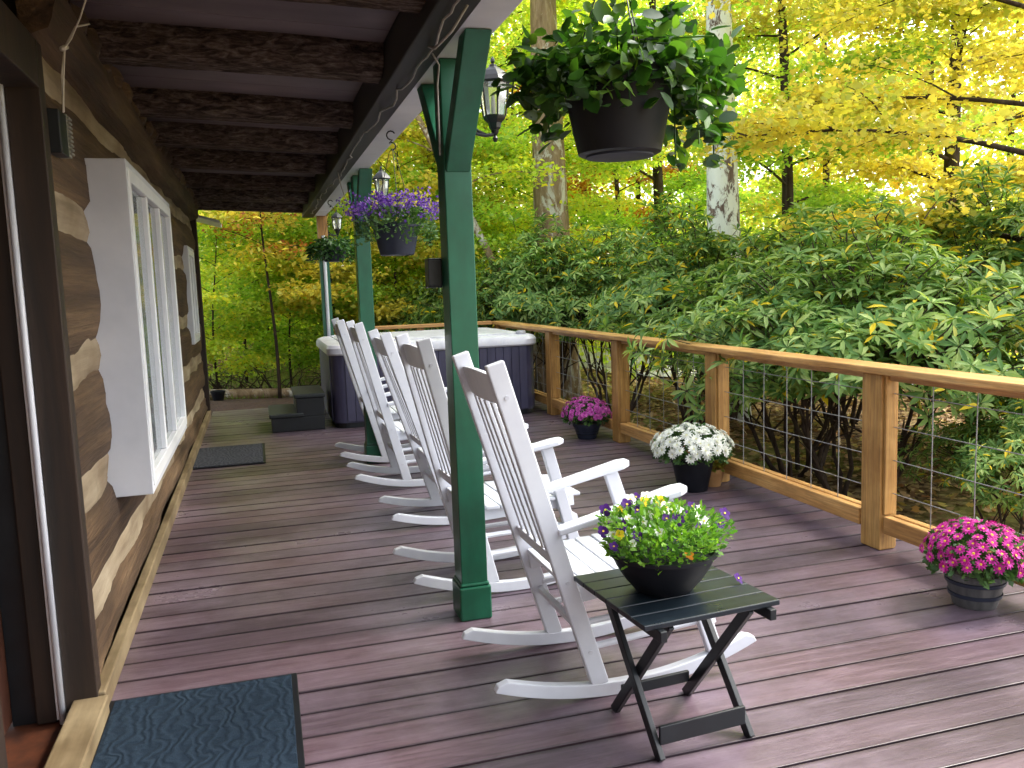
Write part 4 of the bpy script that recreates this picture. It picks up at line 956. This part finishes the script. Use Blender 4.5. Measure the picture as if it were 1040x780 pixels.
tree('golden sapling just left of the farthest post', pol(5.0,14.6), 22, 4.6, .035, M['bark_dark'], M['leaf_yellow'], TG, 'maple_tree', zlo=.7, crown_r=1.9, nlimb=16, nsub=6, nleaf=90, leafsize=.095, flat=.3, sig=.24)
tree('golden sapling seen between the farthest and middle posts above the hot tub', pol(9.0,15.0), 23, 4.4, .035, M['bark_dark'], M['leaf_yellow'], TG, 'maple_tree', zlo=.6, crown_r=1.9, nlimb=16, nsub=6, nleaf=90, leafsize=.09, flat=.3, sig=.24)
tree('light green sapling behind the far corner of the railing', pol(13.6,15.2), 24, 4.6, .035, M['bark_dark'], M['leaf_green'], TG, zlo=.5, crown_r=1.9, nlimb=18, nsub=6, nleaf=110, leafsize=.085, flat=.3, sig=.24)
tree('light green sapling right of the far railing corner', pol(18.6,16.2), 25, 4.9, .035, M['bark_dark'], M['leaf_mid'], TG, zlo=.5, crown_r=2.0, nlimb=18, nsub=6, nleaf=110, leafsize=.09, flat=.3, sig=.24)
tree('tree with an orange crown low behind the near green basket', pol(23.6,22), 26, 7.5, .10, M['bark_dark'], M['leaf_orange'], TG, zlo=1.8, crown_r=2.4, nlimb=14, nsub=6, nleaf=90, leafsize=.12, flat=.3, sig=.28)
for dg, D_, sd_, lb in ((-2.6,14.6,61,'leafy lime-green shrub at the cabin corner beyond the mulch bed'),(1.9,15.4,62,'leafy lime-green shrub straight beyond the end of the deck'),(-.2,18.2,63,'taller yellowish shrub behind the lime-green ones at the porch end'),
                        (6.6,15.2,64,'leafy shrub behind the hot tub between the far and middle posts'),(10.8,16.0,65,'leafy shrub behind the middle of the far railing'),(3.6,21,66,'broad shrub deep in the wood left of the farthest post')):
    tree(lb, pol(dg, D_), sd_, 3.0 if D_ < 17 else 4.6, .022, M['bark_dark'], M['leaf_mid'] if sd_ % 2 else M['leaf_green'], 'lime green shrubs at the edge of the wood', 'leafy_shrub', zlo=.25, crown_r=1.35, nlimb=18, nsub=6, nleaf=130, leafsize=.07, flat=.35, sig=.2)
# more distant trees, bare lower trunks
far = [(-3.5,26,31),(3,28,32),(6.8,25,33),(13,27,34),(17,30,35),(21.5,26,36),(25,29,37),(30.8,24,38),(36.5,27,39),(42.5,24,40),(46.5,28,41)]
fl = ['far left beyond the cabin corner','straight past the porch end','just right of the farthest post','behind the middle post','behind the leaning tree','behind the pale tan trunk','under the near green basket','behind the lichen trunk','behind the green tree','behind the second yellow maple','farthest right behind the yellow maple']
for (dg, D_, sd_), lb in zip(far, fl):
    tree('distant slim dark-trunked tree '+lb, pol(dg, D_), sd_, 12+2*math.sin(sd_), .13, M['bark_dark'], M['leaf_wood'], 'distant slim trees in the wood', zlo=3.0, crown_r=2.7, nlimb=14, nsub=6, nleaf=80, leafsize=.15, flat=.4, sig=.36)

# far wood as one mass
P = []; g_ = np.random.default_rng(99)
for k in range(1500):
    th = g_.uniform(-14, 62); D_ = g_.uniform(27, 48); z = g_.uniform(0, 1)**1.35*15
    if g_.uniform() < .30+.35*(z > 5): 
        if math.sin(th*.55)+math.sin(th*1.3+z*.4) > .75: continue
    c0 = np.array([math.sin(R(th))*D_, math.cos(R(th))*D_, z+gz(0,30)])
    m_ = int(g_.uniform(70,130)); P.append(c0+g_.normal(size=(m_,3))*np.array([[1.0,1.0,.45]]))
P = np.concatenate(P); n = len(P); D = g_.normal(size=(n,3)); N = np.array([[0,0,1.0]])+g_.normal(size=(n,3))*.8
fw_ = leaves('distant_woods', M['leaf_wood'], P, unit(D), unit(N), g_.uniform(.16,.32,n), .75, DIAMOND); tag(fw_, 'far autumn wood of yellow and green leaves beyond the yard', 'woods', kind='stuff')
# low undergrowth mass in front of it
P = []
for k in range(420):
    th = g_.uniform(-12, 60); D_ = g_.uniform(17, 30); hh = g_.uniform(0,1)
    c0 = np.array([math.sin(R(th))*D_, math.cos(R(th))*D_, 0]); c0[2] = gz(c0[0],c0[1])+hh*1.6
    m_ = int(g_.uniform(70,120)); P.append(c0+g_.normal(size=(m_,3))*np.array([[.6,.6,.28]]))
P = np.concatenate(P); n = len(P); D = g_.normal(size=(n,3)); N = np.array([[0,0,1.0]])+g_.normal(size=(n,3))*.8
tag(leaves('undergrowth', M['leaf_mid'], P, unit(D), unit(N), g_.uniform(.09,.18,n), .75, DIAMOND), 'low leafy undergrowth covering the floor of the wood', 'undergrowth', kind='stuff')

# ------------------------------------------------------------------ rhododendrons
def rhodo_mesh(seed, rx, rz, zc, nwh, stems=9):
    rr_ = random.Random(seed); g_ = np.random.default_rng(seed); PL = []; DL = []; NL = []; LL = []
    S = MB(); tips = []
    for k in range(nwh):
        d = g_.normal(size=3); d /= np.linalg.norm(d)
        if d[2] < -.35: d[2] = -d[2]
        bul = 1+.20*math.sin(d[0]*5+seed)+.18*math.sin(d[1]*6+seed*2)+.15*math.sin(d[2]*7+seed)+.12*math.sin(d[0]*11+d[1]*9)+(.22 if rr_.random() < .07 else 0)
        s_ = (g_.uniform(.45,1)**.55)*bul
        c0 = np.array([d[0]*rx*s_, d[1]*rx*s_, zc+d[2]*rz*s_])
        if c0[2] < .25: continue
        ax = unit(d*.8+np.array([0,0,.75])+g_.normal(size=3)*.3)
        a1 = unit(np.cross(ax, [1,.3,.2])); a2 = np.cross(ax, a1)
        nl = rr_.randint(8,12); ph = rr_.uniform(0,6)
        dro = rr_.uniform(-.40,.55)
        for q in range(nl):
            a = ph+2*math.pi*q/nl+rr_.uniform(-.25,.25); o_ = a1*math.cos(a)+a2*math.sin(a); up_ = dro+rr_.uniform(-.15,.25)+(.5 if q % 4 == 0 else 0)
            dd = unit(o_+ax*up_+np.array([0,0,-.12])); PL.append(c0+o_*.008); DL.append(dd); NL.append(unit(ax-dd*np.dot(ax,dd)+g_.normal(size=3)*.18)); LL.append(rr_.uniform(.09,.165))
        if k % 2 == 0: tips.append((c0, ax))
    # stems: forked from the base
    for k in range(stems):
        a = 2*math.pi*k/stems+rr_.uniform(-.3,.3); b0 = np.array([math.cos(a)*.22*rr_.random(), math.sin(a)*.22*rr_.random(), -.1])
        e = np.array([math.cos(a)*rx*rr_.uniform(.35,.75), math.sin(a)*rx*rr_.uniform(.35,.75), zc+rz*rr_.uniform(-.1,.5)]); mid = (b0+e)/2+np.array([math.cos(a)*.1, math.sin(a)*.1, -.12])
        pts = bezier(b0, mid, e, 9); pts = [p+g_.normal(size=3)*.018 for p in pts]; S.tube(pts, [.026*(1-.7*q/8) for q in range(9)], 6, False)
        for j in (3,5,6):
            for _ in range(2):
                p = pts[j]; e2 = p+np.array([rr_.uniform(-.4,.4), rr_.uniform(-.4,.4), rr_.uniform(.15,.6)]); S.tube(bezier(p, (p+e2)/2+np.array([.04,.03,.05]), e2, 5), [.012,.010,.008,.006,.004], 5, False)
    for c0, ax in tips: 
        e = c0-ax*.16-np.array([c0[0],c0[1],0])*.12; S.tube([e, (e+c0)/2+g_.normal(size=3)*.01, c0], [.006,.005,.004], 4, False)
    return S, np.array(PL), np.array(DL), np.array(NL), np.array(LL)
def rhodo(seed, rx, rz, zc, nwh):
    root = thing('rhododendron', '', 'rhododendron bush', (0,0,0), 0, 'rhododendron bushes along the railing')
    S, P, D, N, L = rhodo_mesh(seed, rx, rz, zc, nwh)
    S.build('stems', M['stem'], root, smooth=True, fix=False); leaves('foliage', M['leaf_rhodo'], P, D, N, L, .24, LONG, root)
    return root
RA, RB = rhodo(101, 1.35, .98, 1.45, 1500), rhodo(202, 1.25, .92, 1.4, 1350)
spots = [('A',(4.75,5.95),0,1.0,'rhododendron bush nearest the camera, behind the second railing panel'),
         ('B',(5.2,7.4),40,1.02,'rhododendron bush right behind the third railing post'),
         ('A',(5.3,9.6),130,1.0,'rhododendron bush behind the pink chrysanthemum and the railing'),
         ('B',(5.2,12.0),200,1.02,'rhododendron bush beyond the far right corner of the railing'),
         ('A',(7.4,6.9),75,1.02,'tall rhododendron bush in the second row, centre right of the bank'),
         ('B',(7.5,9.6),290,1.05,'tall rhododendron bush in the second row near the lichen trunk'),
         ('B',(7.1,4.6),250,.86,'rhododendron bush at the right side of the photo, partly yellow leaves'),
         ('A',(9.6,7.6),310,1.0,'rear rhododendron bush beneath the second yellow maple'),
         ('B',(9.3,5.2),20,.82,'rear rhododendron bush at the far right under the bright yellow maple'),
         ('A',(7.3,12.6),180,1.0,'rhododendron bush in the second row near the pale tan trunk'),
         ('A',(4.25,12.9),240,1.0,'rhododendron bush at the left end, hiding the foot of the pale tan trunk'),
         ('B',(4.95,4.5),300,.48,'small low rhododendron right behind the wire panel beyond the magenta chrysanthemum'),
         ('B',(3.2,14.2),90,.82,'low rhododendron bush beyond the far end of the railing')]
used = set(); zs = {(4.75,5.95):.88, (7.1,4.6):.92, (9.3,5.2):.9, (5.2,7.4):.95}
for k, (x, y), rz, s_, lb in spots:
    src = RA if k == 'A' else RB
    o = src if k not in used else copy_tree(src); used.add(k)
    o.location = (x, y, gz(x,y)); o.rotation_euler = (0,0,R(rz)); o.scale = (s_,s_,s_*zs.get((x,y),1)); o['label'] = lb

# ------------------------------------------------------------------ fallen leaves, grass
n = 24000; g_ = np.random.default_rng(5)
X = g_.uniform(3.5,14,n); Y = g_.uniform(0,17,n); Z = np.array([gz(a,b_) for a, b_ in zip(X,Y)])+g_.uniform(.0,.03,n)
D = g_.normal(size=(n,3)); D[:,2] *= .2; N = np.array([[0,0,1.0]])+g_.normal(size=(n,3))*.3
tag(leaves('leaf_litter', M['litter'], np.stack([X,Y,Z],1), unit(D), unit(N), g_.uniform(.06,.12,n), .7, LOBED), 'brown fallen leaves scattered on the ground under the bushes', 'fallen leaves', kind='stuff')
n = 16000; X = g_.uniform(-5,5,n); Y = g_.uniform(13.6,19,n); Z = np.array([gz(a,b_) for a, b_ in zip(X,Y)])
D = np.array([[0,0,1.0]])+g_.normal(size=(n,3))*.35; N = g_.normal(size=(n,3))*np.array([[1,1,.1]])
tag(leaves('grass', M['grass'], np.stack([X,Y,Z],1), unit(D), unit(N), g_.uniform(.06,.14,n), .12, DIAMOND), 'patchy lawn grass beyond the end of the deck', 'grass', kind='stuff')
